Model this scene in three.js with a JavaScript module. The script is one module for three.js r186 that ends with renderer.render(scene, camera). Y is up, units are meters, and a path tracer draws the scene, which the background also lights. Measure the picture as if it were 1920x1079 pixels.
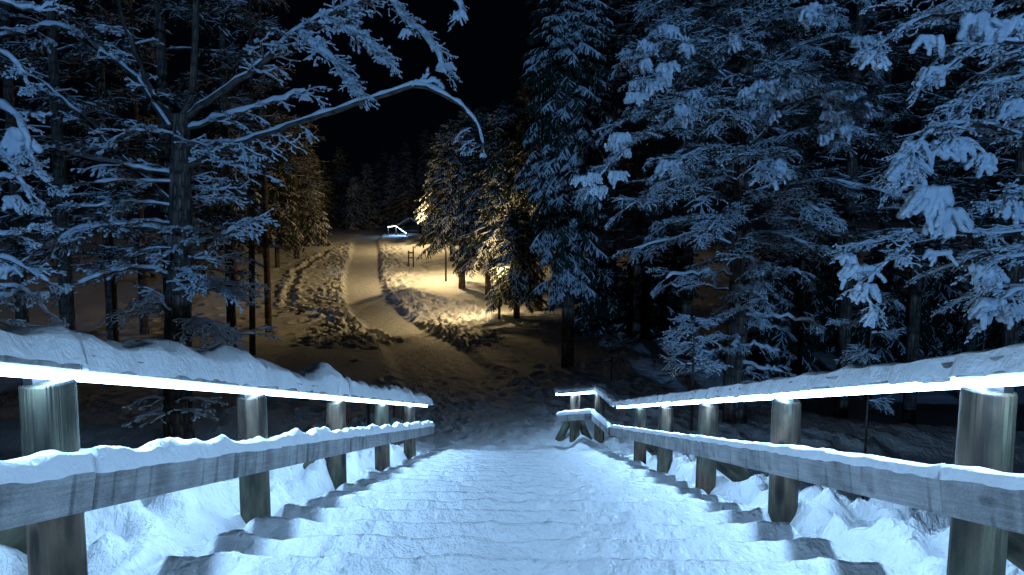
import * as THREE from 'three';
import { ImprovedNoise } from 'three/addons/math/ImprovedNoise.js';
import { MarchingCubes } from 'three/addons/objects/MarchingCubes.js';
import { mergeGeometries } from 'three/addons/utils/BufferGeometryUtils.js';
import { RectAreaLightUniformsLib } from 'three/addons/lights/RectAreaLightUniformsLib.js';

// ------------------------------------------------------------------ camera, sky, moon, exposure
RectAreaLightUniformsLib.init();
const scene = new THREE.Scene();
const renderer = new THREE.WebGLRenderer({ antialias: true });
renderer.toneMapping = THREE.LinearToneMapping;
renderer.toneMappingExposure = 1.0;
renderer.shadowMap.enabled = true;
const FOCAL = 1280, CAM_Y = 5;
const camera = new THREE.PerspectiveCamera(2 * Math.atan(539.5 / FOCAL) * 180 / Math.PI, 1920 / 1079, 0.05, 900);
camera.position.set(0, CAM_Y, 0);
camera.rotation.order = 'YXZ';
camera.rotation.set(-0.0873, 0.0156, 0.0035);
camera.updateMatrixWorld(true);

{ // night sky: almost black, faintly blue
  const w = 64, h = 32, a = new Float32Array(w * h * 4);
  for (let i = 0; i < w * h; i++) a.set([0.00045, 0.0007, 0.0015, 1], i * 4);
  const t = new THREE.DataTexture(a, w, h, THREE.RGBAFormat, THREE.FloatType);
  t.mapping = THREE.EquirectangularReflectionMapping; t.needsUpdate = true;
  scene.background = t; scene.environment = t;
}
const LED_COLOR = new THREE.Color().setRGB(0.36, 0.64, 1.0);
const LED_GLOW = 34, LED_RECT = 74;
const WARM = new THREE.Color().setRGB(1.0, 0.70, 0.32);
const COOL = new THREE.Color().setRGB(0.17, 0.46, 1.0);
const COOL_CANDELA = 1120, WARM_CANDELA = 112;
const moon = new THREE.DirectionalLight(new THREE.Color().setRGB(0.3, 0.5, 1), 0.006);
moon.position.set(-12, 30, 30); moon.castShadow = true; moon.shadow.radius = 3;
moon.shadow.camera.left = moon.shadow.camera.bottom = -60; moon.shadow.camera.right = moon.shadow.camera.top = 60; moon.shadow.camera.far = 300;
scene.add(moon);

// ------------------------------------------------------------------ helpers
const V = (x, y, z) => new THREE.Vector3(x, y, z);
const lerp = (a, b, t) => a + (b - a) * t, clamp = (x, a, b) => Math.min(b, Math.max(a, x));
const sstep = (a, b, x) => { const t = clamp((x - a) / (b - a), 0, 1); return t * t * (3 - 2 * t); };
const rng = s => () => { s |= 0; s = s + 0x6D2B79F5 | 0; let t = Math.imul(s ^ s >>> 15, 1 | s); t = t + Math.imul(t ^ t >>> 7, 61 | t) ^ t; return ((t ^ t >>> 14) >>> 0) / 4294967296; };
const PN = new ImprovedNoise();
const n3 = (x, y, z) => PN.noise(x + 31.7, y + 17.3, z + 9.1);
const fbm = (x, y, z, o = 4) => { let s = 0, a = 0.5, f = 1; for (let i = 0; i < o; i++) { s += a * n3(x * f, y * f, z * f + i * 7.7); a *= 0.5; f *= 2.03; } return s; };
const hash2 = (i, j, k = 0) => { let h = Math.imul(i, 374761393) + Math.imul(j, 668265263) + Math.imul(k, 2246822519) | 0; h = Math.imul(h ^ h >>> 13, 1274126177); return ((h ^ h >>> 16) >>> 0) / 4294967296; };
// a point of the place that is seen at that picture position, at that depth along the stairway (metres)
function at(px, py, d) {
  const v = V((px - 960) / FOCAL, -(py - 539.5) / FOCAL, -1).applyQuaternion(camera.quaternion);
  return v.multiplyScalar(d / -v.z).add(camera.position);
}
const used = {};
const numbered = n => { used[n] = (used[n] ?? -1) + 1; return used[n] ? `${n}_${String(used[n]).padStart(3, '0')}` : n; };
function tag(o, label, category, group) { o.userData.label = label; o.userData.category = category; if (group) o.userData.group = group; return o; }
function thing(name, label, category, pos = V(0, 0, 0), group) {
  const o = new THREE.Group(); o.name = numbered(name); o.position.copy(pos); scene.add(o); return tag(o, label, category, group);
}
function mesh(name, geo, mat, parent) {
  const m = new THREE.Mesh(geo, mat); m.name = name; m.castShadow = m.receiveShadow = true; if (parent) parent.add(m); return m;
}

class Buf { // collects triangles with position, normal, uv
  constructor() { this.p = []; this.n = []; this.u = []; this.c = []; this.i = []; }
  get count() { return this.p.length / 3; }
  tube(pts, rad, sides = 6, { flat = 1, color = null, uvs = 1 } = {}) {
    const N = pts.length; if (N < 2) return this;
    const base = this.count; let up = V(0, 1, 0), len = 0;
    const T = V(), A = V(), B = V(), nn = V();
    for (let k = 0; k < N; k++) {
      T.subVectors(pts[Math.min(N - 1, k + 1)], pts[Math.max(0, k - 1)]).normalize();
      if (Math.abs(T.y) > 0.97) up.set(1, 0, 0); else up.set(0, 1, 0);
      A.crossVectors(T, up).normalize(); B.crossVectors(A, T).normalize();
      if (k) len += pts[k].distanceTo(pts[k - 1]);
      for (let s = 0; s <= sides; s++) {
        const a = s / sides * Math.PI * 2, ca = Math.cos(a), sa = Math.sin(a);
        const x = ca * rad[k], y = sa * rad[k] * flat;
        this.p.push(pts[k].x + A.x * x + B.x * y, pts[k].y + A.y * x + B.y * y, pts[k].z + A.z * x + B.z * y);
        nn.set(A.x * ca + B.x * sa / flat, A.y * ca + B.y * sa / flat, A.z * ca + B.z * sa / flat);
        if (k === 0) nn.addScaledVector(T, -0.6); if (k === N - 1) nn.addScaledVector(T, 0.8);
        nn.normalize(); this.n.push(nn.x, nn.y, nn.z); this.u.push(s / sides * uvs, len);
        if (color) this.c.push(...color);
      }
    }
    const w = sides + 1;
    for (let k = 0; k < N - 1; k++) for (let s = 0; s < sides; s++) {
      const a = base + k * w + s, b = a + 1, c = a + w, d = c + 1; this.i.push(a, c, b, b, c, d);
    }
    for (const [k, flip] of [[0, 0], [N - 1, 1]]) { // caps as fans on the ring
      const o = base + k * w; for (let s = 1; s < sides - 1; s++) flip ? this.i.push(o, o + s + 1, o + s) : this.i.push(o, o + s, o + s + 1);
    }
    return this;
  }
  tri(a, b, c, color) {
    const n = V().subVectors(b, a).cross(V().subVectors(c, a)).normalize(), o = this.count;
    for (const v of [a, b, c]) { this.p.push(v.x, v.y, v.z); this.n.push(n.x, n.y, n.z); this.u.push(0, 0); if (color) this.c.push(...color); }
    this.i.push(o, o + 1, o + 2); return this;
  }
  geo() {
    const g = new THREE.BufferGeometry();
    g.setAttribute('position', new THREE.Float32BufferAttribute(this.p, 3));
    g.setAttribute('normal', new THREE.Float32BufferAttribute(this.n, 3));
    g.setAttribute('uv', new THREE.Float32BufferAttribute(this.u, 2));
    if (this.c.length === this.p.length) g.setAttribute('color', new THREE.Float32BufferAttribute(this.c, 3));
    g.setIndex(this.i); return g;
  }
}
// a sheet over a grid of parameters, normals from neighbours' heights
function sheet(us, vs, f, normalEps = 0.02, uvf = null) {
  const p = [], n = [], u = [], idx = [], W = us.length;
  for (const v of vs) for (const a of us) {
    const q = f(a, v); p.push(q.x, q.y, q.z);
    const q1 = f(a + normalEps, v), q2 = f(a, v + normalEps);
    const nn = V().subVectors(q1, q).cross(V().subVectors(q2, q)).normalize(); if (nn.y < 0) nn.negate();
    n.push(nn.x, nn.y, nn.z); u.push(a, v);
  }
  for (let j = 0; j < vs.length - 1; j++) for (let i = 0; i < W - 1; i++) {
    const a = j * W + i, b = a + 1, c = a + W, d = c + 1; idx.push(a, b, c, b, d, c);
  }
  const g = new THREE.BufferGeometry();
  g.setAttribute('position', new THREE.Float32BufferAttribute(p, 3)); g.setAttribute('normal', new THREE.Float32BufferAttribute(n, 3));
  g.setAttribute('uv', new THREE.Float32BufferAttribute(u, 2)); g.setIndex(idx); return g;
}
const range = (a, b, s) => { const n = Math.max(1, Math.round((b - a) / s)), o = []; for (let i = 0; i <= n; i++) o.push(a + (b - a) * i / n); return o; };

// ------------------------------------------------------------------ materials
function tex(size, f, srgb) {
  const a = new Uint8Array(size * size * 4);
  for (let y = 0; y < size; y++) for (let x = 0; x < size; x++) { const c = f(x / size, y / size); for (let k = 0; k < 3; k++) a[(y * size + x) * 4 + k] = clamp(c[k], 0, 1) * 255; a[(y * size + x) * 4 + 3] = 255; }
  const t = new THREE.DataTexture(a, size, size); t.wrapS = t.wrapT = THREE.RepeatWrapping; t.magFilter = THREE.LinearFilter; t.minFilter = THREE.LinearMipmapLinearFilter; t.generateMipmaps = true;
  if (srgb) t.colorSpace = THREE.SRGBColorSpace; t.needsUpdate = true; return t;
}
function tn(u, v, fu, fv, seed) { // smooth lattice noise that repeats at 1, from -1 to 1
  fu = Math.max(1, Math.round(fu)); fv = Math.max(1, Math.round(fv));
  const x = u * fu, y = v * fv, i = Math.floor(x), j = Math.floor(y), a = x - i, b = y - j, sa = a * a * a * (a * (a * 6 - 15) + 10), sb = b * b * b * (b * (b * 6 - 15) + 10);
  const H = (p, q) => hash2(((p % fu) + fu) % fu, ((q % fv) + fv) % fv, seed) * 2 - 1;
  return lerp(lerp(H(i, j), H(i + 1, j), sa), lerp(H(i, j + 1), H(i + 1, j + 1), sa), sb);
}
const snowBump = tex(1024, (u, v) => { const h = 0.5 + 0.20 * tn(u, v, 12, 12, 1) + 0.15 * tn(u, v, 27, 27, 5) + 0.11 * tn(u, v, 60, 60, 9) + 0.07 * tn(u, v, 130, 130, 12) + 0.04 * tn(u, v, 290, 290, 14); return [h, h, h]; });
const M = {};
M.snow = new THREE.MeshStandardMaterial({ name: 'snow', color: new THREE.Color().setRGB(0.82, 0.84, 0.87), roughness: 0.75, bumpMap: snowBump, bumpScale: 0.026 });
M.capSnow = new THREE.MeshStandardMaterial({ name: 'cap_snow', color: new THREE.Color().setRGB(0.82, 0.84, 0.87), roughness: 0.75, bumpMap: snowBump, bumpScale: 0.011 });
M.groundSnow = new THREE.MeshStandardMaterial({ name: 'ground_snow', color: new THREE.Color().setRGB(0.82, 0.84, 0.87), roughness: 0.75, bumpMap: snowBump, bumpScale: 0.04 });
M.branchSnow = new THREE.MeshStandardMaterial({ name: 'branch_snow', color: new THREE.Color().setRGB(0.82, 0.84, 0.87), roughness: 0.8 });
const postTex = tex(512, (u, v) => {
  const g = tn(u, v, 60, 5, 2) * 0.4 + tn(u, v, 150, 22, 8) * 0.4 + tn(u, v, 250, 120, 31) * 0.5, kn = Math.max(0, tn(u, v, 6, 6, 44) - 0.72) * 2.2, f = tn(u, v, 5, 4, 4) * 0.5 + tn(u, v, 11, 9, 19) * 0.35 + tn(u, v, 24, 17, 23) * 0.3, w = Math.max(0, tn(u, v, 8, 5, 29) - 0.3);
  const b = 0.33 + 0.03 * g + 0.16 * f - 0.22 * w - 0.4 * kn, green = clamp(0.5 + 1.1 * tn(u, v, 3, 3, 21) + 0.4 * tn(u, v, 15, 9, 22), 0, 1);
  return [b * lerp(1.16, 1.0, green), b * lerp(0.98, 1.0, green), b * lerp(0.80, 0.82, green)];
}, true);
const postBump = tex(512, (u, v) => { const c = 1, h = 0.5 + 0.25 * tn(u, v, 60, 3, 2) + 0.2 * tn(u, v, 130, 7, 8); return [h * c, h * c, h * c]; });
M.post = new THREE.MeshStandardMaterial({ name: 'treated_log', map: postTex, bumpMap: postBump, bumpScale: 0.006, roughness: 0.85 });
const plankTex = tex(512, (u, v) => {
  const g = tn(u, v, 5, 70, 3) * 0.5 + tn(u, v, 11, 160, 6) * 0.4, k = tn(u, v, 9, 4, 15) * 0.6 + tn(u, v, 25, 10, 18) * 0.4, st = Math.max(0, tn(u, v, 34, 3, 33) - 0.45);
  const kn = Math.max(0, tn(u, v, 7, 9, 51) - 0.74) * 2, fr = tn(u, v, 200, 190, 37);
  const b = 0.56 + 0.07 * g + 0.12 * k - 0.34 * st - 0.5 * kn + 0.05 * fr; return [b * 0.99, b * 0.985, b * 0.985];
}, true);
M.plank = new THREE.MeshStandardMaterial({ name: 'weathered_plank', map: plankTex, bumpMap: plankTex, bumpScale: 0.005, roughness: 0.85 });
const barkTex = tex(256, (u, v) => { const r = Math.abs(tn(u, v, 14, 5, 3)), f = tn(u, v, 50, 40, 7), b = 0.20 + 0.35 * r + 0.07 * f; return [b * 1.05, b * 0.9, b * 0.78]; }, true);
M.bark = new THREE.MeshStandardMaterial({ name: 'bark', map: barkTex, bumpMap: barkTex, bumpScale: 0.02, roughness: 0.95 });
M.twig = new THREE.MeshStandardMaterial({ name: 'twigs_and_needles', vertexColors: true, roughness: 0.9 });
M.led = new THREE.MeshStandardMaterial({ name: 'led_light', color: 0x222222, emissive: LED_COLOR, emissiveIntensity: LED_GLOW });
M.warmGlass = new THREE.MeshStandardMaterial({ name: 'warm_lamp_glass', color: 0x333333, emissive: WARM, emissiveIntensity: 14 });
M.coolGlass = new THREE.MeshStandardMaterial({ name: 'cool_lamp_glass', color: 0x333333, emissive: COOL, emissiveIntensity: 14 });
M.metal = new THREE.MeshStandardMaterial({ name: 'dark_metal', color: new THREE.Color().setRGB(0.04, 0.04, 0.045), roughness: 0.5, metalness: 0.6 });
M.dark = new THREE.MeshStandardMaterial({ name: 'dark_board', color: new THREE.Color().setRGB(0.07, 0.05, 0.035), roughness: 0.9 });
const BARK = [0.05, 0.036, 0.026], NEEDLE = [0.022, 0.036, 0.02];

// ------------------------------------------------------------------ terrain
const SLOPE = Math.tan(15.5 * Math.PI / 180), END = 10.4;                 // stairway falls 15.5 degrees and ends 10.4 m ahead
const TOP = -5;                                                             // upper landing begins 5 m behind the lens
const railY = d => CAM_Y - SLOPE * clamp(d, TOP, END);                        // line parallel to the stairs through the lens; heights on the railing count from it
const floorY = d => railY(d) - 0.69;
const RUN = 0.43;
const G_TAB = [[10.4, -3.58], [13, -3.72], [20, -3.95], [26, -4.22], [32, -4.3], [39, -4.12], [46, -3.62], [55, -2.9], [64, -2.1], [80, -1.0], [100, -0.5], [150, 1.5], [300, 9], [700, 20]];
function valley(d) {
  if (d < G_TAB[0][0]) return CAM_Y + G_TAB[0][1];
  for (let i = 1; i < G_TAB.length; i++) if (d <= G_TAB[i][0]) { const [a, ha] = G_TAB[i - 1], [b, hb] = G_TAB[i]; return CAM_Y + lerp(ha, hb, (d - a) / (b - a)); }
  return CAM_Y + 20;
}
const smoothValley = d => { const s = 0.5 + d * 0.05; return (valley(d - s) + 2 * valley(d) + valley(d + s)) / 4; };
const PATH = [[900, 850, 11], [862, 722, 16.5], [790, 655, 24], [740, 612, 30.5], [702, 580, 36], [684, 550, 41.5], [680, 530, 46], [682, 500, 54], [685, 470, 64], [684, 450, 75], [705, 441, 86]].map(([x, y, d]) => [at(x, y, d).x, d]);
const TRACK = [[735, 640, 26], [640, 590, 33.5], [545, 568, 38], [540, 545, 42], [555, 520, 48], [600, 485, 58], [650, 455, 72]].map(([x, y, d]) => [at(x, y, d).x, d]);
const TRACK2 = [[1010, 620, 29], [930, 598, 32], [850, 572, 37], [790, 558, 40], [730, 555, 41]].map(([x, y, d]) => [at(x, y, d).x, d]);
const TRACK3 = [[560, 640, 27], [620, 600, 32], [660, 560, 40], [640, 520, 48], [670, 465, 66]].map(([x, y, d]) => [at(x, y, d).x, d]);
function lineX(line, d) { if (d < line[0][1] || d > line[line.length - 1][1]) return null; for (let i = 1; i < line.length; i++) if (d <= line[i][1]) { const [x0, d0] = line[i - 1], [x1, d1] = line[i]; const t = (d - d0) / (d1 - d0); return lerp(x0, x1, t); } return null; }
function distLine(line, x, d) { let m = 1e9; for (let i = 1; i < line.length; i++) { const [x0, d0] = line[i - 1], [x1, d1] = line[i]; const ux = x1 - x0, ud = d1 - d0, t = clamp(((x - x0) * ux + (d - d0) * ud) / (ux * ux + ud * ud), 0, 1); m = Math.min(m, Math.hypot(x - x0 - ux * t, d - d0 - ud * t)); } return m; }
function pits(x, d, cell, prob, depth, seed) {                             // footprints and kicked-up snow
  let s = 0; const ci = Math.floor(x / cell), cj = Math.floor(d / cell);
  for (let i = -1; i <= 1; i++) for (let j = -1; j <= 1; j++) {
    const a = ci + i, b = cj + j; if (hash2(a, b, seed) > prob) continue;
    const r = cell * lerp(0.26, 0.5, hash2(a, b, seed + 3)), dx = x - (a + hash2(a, b, seed + 1)) * cell, dd = d - (b + hash2(a, b, seed + 2)) * cell, q = (dx * dx + dd * dd * 0.7) / (r * r);
    if (q < 6) s += -depth * Math.exp(-q * q * 0.9) + depth * 0.6 * Math.exp(-6 * ((Math.sqrt(q) - 1.5) ** 2));
  }
  return s;
}
const POSTS = [[0.5, 2.1, 3.69, 5.37, 7.11, 8.86], [0.58, 2.18, 3.82, 5.40, 6.98, 8.46]];                            // left, right
function groundBase(x, d) {
  const ax = Math.abs(x), fl = floorY(d), side = sstep(2.15, 3.6, ax);
  const bank = (x < 0 ? 0.14 : 0.06), under = sstep(1.55, 1.3, ax) * sstep(TOP - 0.1, TOP + 0.4, d) * sstep(10.35, 10.15, d);
  let h = fl + bank * sstep(1.4, 1.8, ax) - side * 0.95 - sstep(3.6, 12, ax) * 0.5 - under * 0.4;
  const t = sstep(9.6, 12.2, d); let v = smoothValley(d);
  if (t < 1 && d < 10.4) v = CAM_Y - 3.58;
  h = lerp(h, v - 0.02, t * (1 - 0) );
  h += 0.35 * n3(x * 0.09, 3, d * 0.07) * sstep(13, 30, d) + 0.25 * n3(x * 0.2, 8, d * 0.2) * sstep(3, 8, ax) * 0.6;
  h -= 1.6 * sstep(4.5, 10, x) * sstep(12, 17, d) * sstep(48, 34, d);
  h += sstep(12, 45, ax) * sstep(20, 60, d) * 1.8 * (x < 0 ? 0.9 : 1.0);
  return h;
}
function ground(x, d) {
  let h = groundBase(x, d); const ax = Math.abs(x);
  const near = sstep(12, 9, d) * sstep(1.45, 1.7, ax);
  if (near > 0) {                                                          // shovelled lumps along the railings
    const z = near * sstep(3.4, 2.1, ax);
    h += z * (0.22 * fbm(x * 1.7, 1, d * 1.7, 3) + 0.13 * Math.abs(n3(x * 4, 4, d * 4)) + 0.09 * Math.abs(n3(x * 9, 7, d * 9)) * sstep(-0.2, 0.3, n3(x * 1.1, 5, d * 1.1)) + 0.03 * n3(x * 20, 2, d * 20) + pits(x, d, 0.6, 0.45, 0.10, 61) - pits(x, d, 0.34, 0.45, 0.05, 66) - pits(x, d, 0.19, 0.45, 0.035, 68) + 0.05 * fbm(x * 9, 3, d * 9, 3));
    for (const pd of POSTS[x < 0 ? 0 : 1]) { const q = Math.hypot(ax - 1.55, (d - pd) * 1.1); if (q < 0.6) h += 0.12 * Math.exp(-q * q * 16) * (0.6 + n3(pd, x * 3, d * 3)); }
    h += near * sstep(2.4, 3.4, ax) * (0.14 * fbm(x * 1.6, 6, d * 1.6, 4) + 0.05 * Math.abs(n3(x * 7, 3, d * 7)));
  }
  if (d > 9.5 && d < 100) {
    const f = sstep(9.5, 12, d), dp = distLine(PATH, x, d), half = lerp(1.25, 1.15, sstep(12, 40, d));
    const onPath = sstep(half + 0.35, half - 0.1, dp);
    h += f * (1 - onPath) * (0.05 * fbm(x * 0.9, 2, d * 0.9, 4));
    h -= onPath * lerp(0.0, 0.16, sstep(11.5, 22, d)); h += f * onPath * 0.025 * n3(x * 5, 1, d * 5);
    if (d < 18) h += f * pits(x, d, 0.24, 0.6, 0.035, 140) * sstep(18, 14, d);
    if (d < 24.5) h += f * sstep(23, 14, d) * (1 - onPath * 0.7) * pits(x, d, 0.5, 0.55 * sstep(7, 1.5, Math.abs(x - 0.8)), 0.09, 40);
    if (d > 21 && d < 80 && ax < 24) {
      const zone = sstep(half, half + 0.3, dp) * sstep(4.6, 1.6, dp + 1.3 * n3(x * 0.4, 5, d * 0.3)), g = sstep(21, 25, d) * sstep(80, 60, d);
      if (zone > 0.02) h += g * zone * (pits(x, d, 0.42, 0.75, 0.12, 7) + pits(x, d, 0.66, 0.5, 0.14, 70));
      for (const [L, s] of [[TRACK, 11], [TRACK2, 19]]) {
        const q = distLine(L, x + 0.35 * n3(d * 0.5, 2, s) + 0.2 * n3(d * 1.6, 4, s), d + 0.3 * n3(x * 0.7, 9, s)); if (q < 1.2) h += g * (sstep(0.34, 0.1, q) * -0.13 + 0.05 * Math.exp(-(((q - 0.45) / 0.15) ** 2)) + sstep(1.2, 0.3, q) * pits(x, d, 0.42, 0.8, 0.10, s));
      }
      h += g * (1 - onPath) * (1 - zone) * pits(x, d, 0.8, 0.18, 0.07, 90);
    }
  }
  return h;
}
const surface = (x, d) => ground(x, d);
{
  const xs = [...range(-300, -60, 30).slice(0, -1), ...range(-60, -24, 2).slice(0, -1), ...range(-24, -18, 0.5).slice(0, -1), ...range(-18, -4, 0.13).slice(0, -1), ...range(-4, -3, 0.08).slice(0, -1), ...range(-3, 3, 0.04).slice(0, -1), ...range(3, 4, 0.08).slice(0, -1), ...range(4, 9, 0.13).slice(0, -1), ...range(9, 20, 0.5).slice(0, -1), ...range(20, 60, 2).slice(0, -1), ...range(60, 300, 30)];
  const ds = [...range(-60, -20, 4).slice(0, -1), ...range(-20, 1.6, 0.3).slice(0, -1), ...range(1.6, 11, 0.04).slice(0, -1), ...range(11, 23, 0.11).slice(0, -1), ...range(23, 50, 0.13).slice(0, -1), ...range(50, 82, 0.2).slice(0, -1), ...range(82, 110, 1).slice(0, -1), ...range(110, 160, 5).slice(0, -1), ...range(160, 700, 45)];
  const W = xs.length, H = ds.length, hs = new Float32Array(W * H), p = new Float32Array(W * H * 3), u = new Float32Array(W * H * 2), idx = [];
  for (let j = 0; j < H; j++) for (let i = 0; i < W; i++) { const k = j * W + i; hs[k] = ground(xs[i], ds[j]); p.set([xs[i], hs[k], -ds[j]], k * 3); u.set([xs[i], ds[j]], k * 2); }
  for (let j = 0; j < H - 1; j++) for (let i = 0; i < W - 1; i++) { const a = j * W + i, b = a + 1, c = a + W, d = c + 1; idx.push(a, b, c, b, d, c); }
  const g = new THREE.BufferGeometry(); g.setAttribute('position', new THREE.BufferAttribute(p, 3)); g.setAttribute('uv', new THREE.BufferAttribute(u, 2)); g.setIndex(idx); g.computeVertexNormals();
  const m = mesh('snowy_ground', g, M.groundSnow, scene); m.userData.kind = 'structure'; tag(m, 'snow covered ground of the valley and banks beside the stairway', 'snow');
}

// ------------------------------------------------------------------ stairway under trodden snow
{
  const st = thing('stairway', 'wide stairway under trodden snow between the two lit railings', 'stairs', V(0, floorY(END), -END)); st.userData.kind = 'structure';
  function tread(x, d) {
    const ax = Math.abs(x), nk = Math.round(d / RUN), k = d / RUN + 0.035 * n3(x * 1.7, nk * 3.7, 1) + 0.03 * n3(x * 7, nk * 5.1, 6) + 0.02 * n3(x * 19, nk * 2.3, 3), i = Math.floor(k), t = k - i, rise = floorY(0) - floorY(RUN);
    let h = floorY(0) - i * rise - rise * sstep(0.93, 1.0, t);
    const worn = clamp(0.8 + 0.5 * n3(x * 1.3, i * 3.3, 4) + 0.4 * n3(x * 5, i * 2.1, 8), 0.2, 1.4);  // trodden hollow, hard rim at the edge
    h += worn * (0.014 * Math.exp(-(((t - 0.90) / 0.05) ** 2)) - 0.062 * sstep(0.02, 0.3, t) * sstep(0.86, 0.5, t));
    h += 0.012 * fbm(x * 3.2, 1.5, d * 3.2, 4) + 0.006 * n3(x * 14, 3, d * 14) + 0.005 * n3(x * 33, 5, d * 33) + pits(x, d, 0.3, 0.4, 0.010, 5);
    h += 0.05 * sstep(0.95, 1.1, ax + 0.06 * n3(d * 5, 1, 2)) * Math.max(0, n3(d * 4, ax * 3, 7)) ;
    h -= 0.14 * sstep(1.36, 1.55, ax);
    return V(x, h - floorY(END), -d + END);
  }
  const xs = range(-1.55, 1.55, 0.02), last = Math.floor(END / RUN) - 1;
  for (let i = Math.ceil(TOP / RUN); i <= last; i++) {
    const fine = i >= 2, d0 = i * RUN, d1 = (i + 1) * RUN;
    mesh('step', sheet(fine ? xs : range(-1.55, 1.55, 0.1), range(d0, d1, fine ? 0.02 : 0.07), (x, d) => tread(x, Math.min(d, d1 + 0.03)), 0.015), M.snow, st);
  }
}

// ------------------------------------------------------------------ railings
const POST_X = 1.5, LED_X = 1.485;
function logPost(parent, x, d, top, bottom, r, seed, name = 'post') {
  const R = rng(seed * 77 + 5), pts = [], rad = [], n = 9, lx = (R() - 0.5) * 0.02, ld = (R() - 0.5) * 0.02;
  for (let k = 0; k <= n; k++) { const t = k / n; pts.push(V(x + lx * t, lerp(top, bottom, t), -d + ld * t)); rad.push(r * (1 + 0.02 * n3(seed, t * 4, 2)) * lerp(0.98, 1.03, t)); }
  pts.unshift(V(x, top + 0.006, -d)); rad.unshift(r * 0.93);
  const b = new Buf(); b.tube(pts, rad, 22, { uvs: 0.63 });
  const g = b.geo(); const uv = g.attributes.uv; for (let i = 0; i < uv.count; i++) uv.setXY(i, uv.getX(i) * 1.5 + seed * 0.37, uv.getY(i) * 0.8 + seed * 0.61);
  return mesh(name, g, M.post, parent);
}
// a beam between two points (inner and outer edge across, given by a sideways direction), cross-section w x h hung below 'top'
function beamGeo(a, b, side, w, h, seed, bevel = 0.006) {
  const dir = V().subVectors(b, a), L = dir.length(), g = new THREE.BufferGeometry(); dir.normalize();
  const sh = new THREE.Shape(); sh.moveTo(-w / 2, -h / 2); sh.lineTo(w / 2, -h / 2); sh.lineTo(w / 2, h / 2); sh.lineTo(-w / 2, h / 2); sh.closePath();
  const e = new THREE.ExtrudeGeometry(sh, { depth: L, bevelEnabled: true, bevelThickness: 0.003, bevelSize: bevel, bevelOffset: -bevel, bevelSegments: 1, steps: 8 });
  const up = V().crossVectors(dir, side).normalize(); if (up.y < 0) up.negate(); const s2 = V().crossVectors(up, dir).normalize();
  const m = new THREE.Matrix4().makeBasis(s2, up, dir); m.setPosition(a);
  const p = e.attributes.position, uv = e.attributes.uv;
  for (let i = 0; i < p.count; i++) { const x = p.getX(i), y = p.getY(i), z = p.getZ(i); uv.setXY(i, z * 0.9 + seed * 0.37, (x + y) * 1.6 + seed * 0.21); }
  e.applyMatrix4(m); return e;
}
// heap of snow lying along a beam: a = start, b = end of the line on the beam's top
function capGeo(a, b, w, height, seed, { over = 0.02, res = 0.025, ends = true, drop = 0.018 } = {}) {
  const dir = V().subVectors(b, a), L = dir.length(); dir.normalize();
  const side = V(-dir.z, 0, dir.x).normalize(), N = Math.max(6, Math.round(L / res)), K = 14, p = [], u = [], idx = [];
  for (let j = 0; j <= N; j++) {
    const s = j / N * L, wx = a.x + dir.x * s, wz = a.z + dir.z * s;
    const e = ends ? sstep(0, 0.05, s) * sstep(L, L - 0.05, s) : 1;
    const hh = height(s, seed) * e + 0.004; let arc = 0, prev = null;
    for (let k = 0; k <= K; k++) {
      const q = k / K * 2 - 1, prof = Math.pow(Math.max(0, 1 - Math.pow(Math.abs(q), 3.2)), 0.6);
      const rough = 1 + 0.42 * n3(s * 5, q * 1.4, seed) + 0.16 * n3(s * 13, q * 2.2, seed + 4);
      const y = (prof * hh * rough) + (prof > 0 ? 0 : -drop * clamp(1.05 + 0.5 * n3(s * 5, seed, q) + 0.4 * n3(s * 13, seed, q), 0.85, 1.3)) ;
      const o = q * (w / 2 + over * clamp(0.75 + n3(s * 8, seed, q > 0 ? 3 : 7), 0.3, 1.6) * (1 - 0.15 * Math.abs(q)));
      const c = V(wx, a.y + dir.y * s, wz).addScaledVector(side, o); c.y += y; if (prev) arc += prev.distanceTo(c); prev = c; p.push(c.x, c.y, c.z); u.push(s, arc + seed);
    }
  }
  for (let j = 0; j < N; j++) for (let k = 0; k < K; k++) { const A = j * (K + 1) + k, B = A + 1, C = A + K + 1, D = C + 1; idx.push(A, B, C, B, D, C); }
  for (const j of [0, N]) { const o = j * (K + 1); for (let k = 1; k < K; k++) j ? idx.push(o, o + k, o + k + 1) : idx.push(o, o + k + 1, o + k); }
  const g = new THREE.BufferGeometry(); g.setAttribute('position', new THREE.Float32BufferAttribute(p, 3)); g.setAttribute('uv', new THREE.Float32BufferAttribute(u, 2)); g.setIndex(idx); g.computeVertexNormals(); return g;
}
function ledStrip(parent, a, b, inner) { // a glowing bar under the handrail and an area light of its length just below it
  const L = a.distanceTo(b);
  const bar = mesh('led_strip', beamGeo(a, b, V(1, 0, 0), 0.034, 0.03, 0, 0.004), M.led, parent);
  bar.castShadow = false;
  const l = new THREE.RectAreaLight(LED_COLOR, LED_RECT, L, 0.034);
  const mid = V().addVectors(a, b).multiplyScalar(0.5), dir = V().subVectors(b, a).normalize();
  const down = V(0, -1, 0).addScaledVector(dir, dir.y).normalize().addScaledVector(V(inner, 0, 0), 0.85).normalize();       // perpendicular to the bar, pointing down
  const z = down.clone().negate(), x = dir.clone(), y = V().crossVectors(z, x);
  const w = mid.clone().addScaledVector(down, 0.019).add(parent.position);
  l.matrixAutoUpdate = true; l.position.copy(w); l.quaternion.setFromRotationMatrix(new THREE.Matrix4().makeBasis(x, y, z)); scene.add(l);
  return bar;
}
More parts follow.
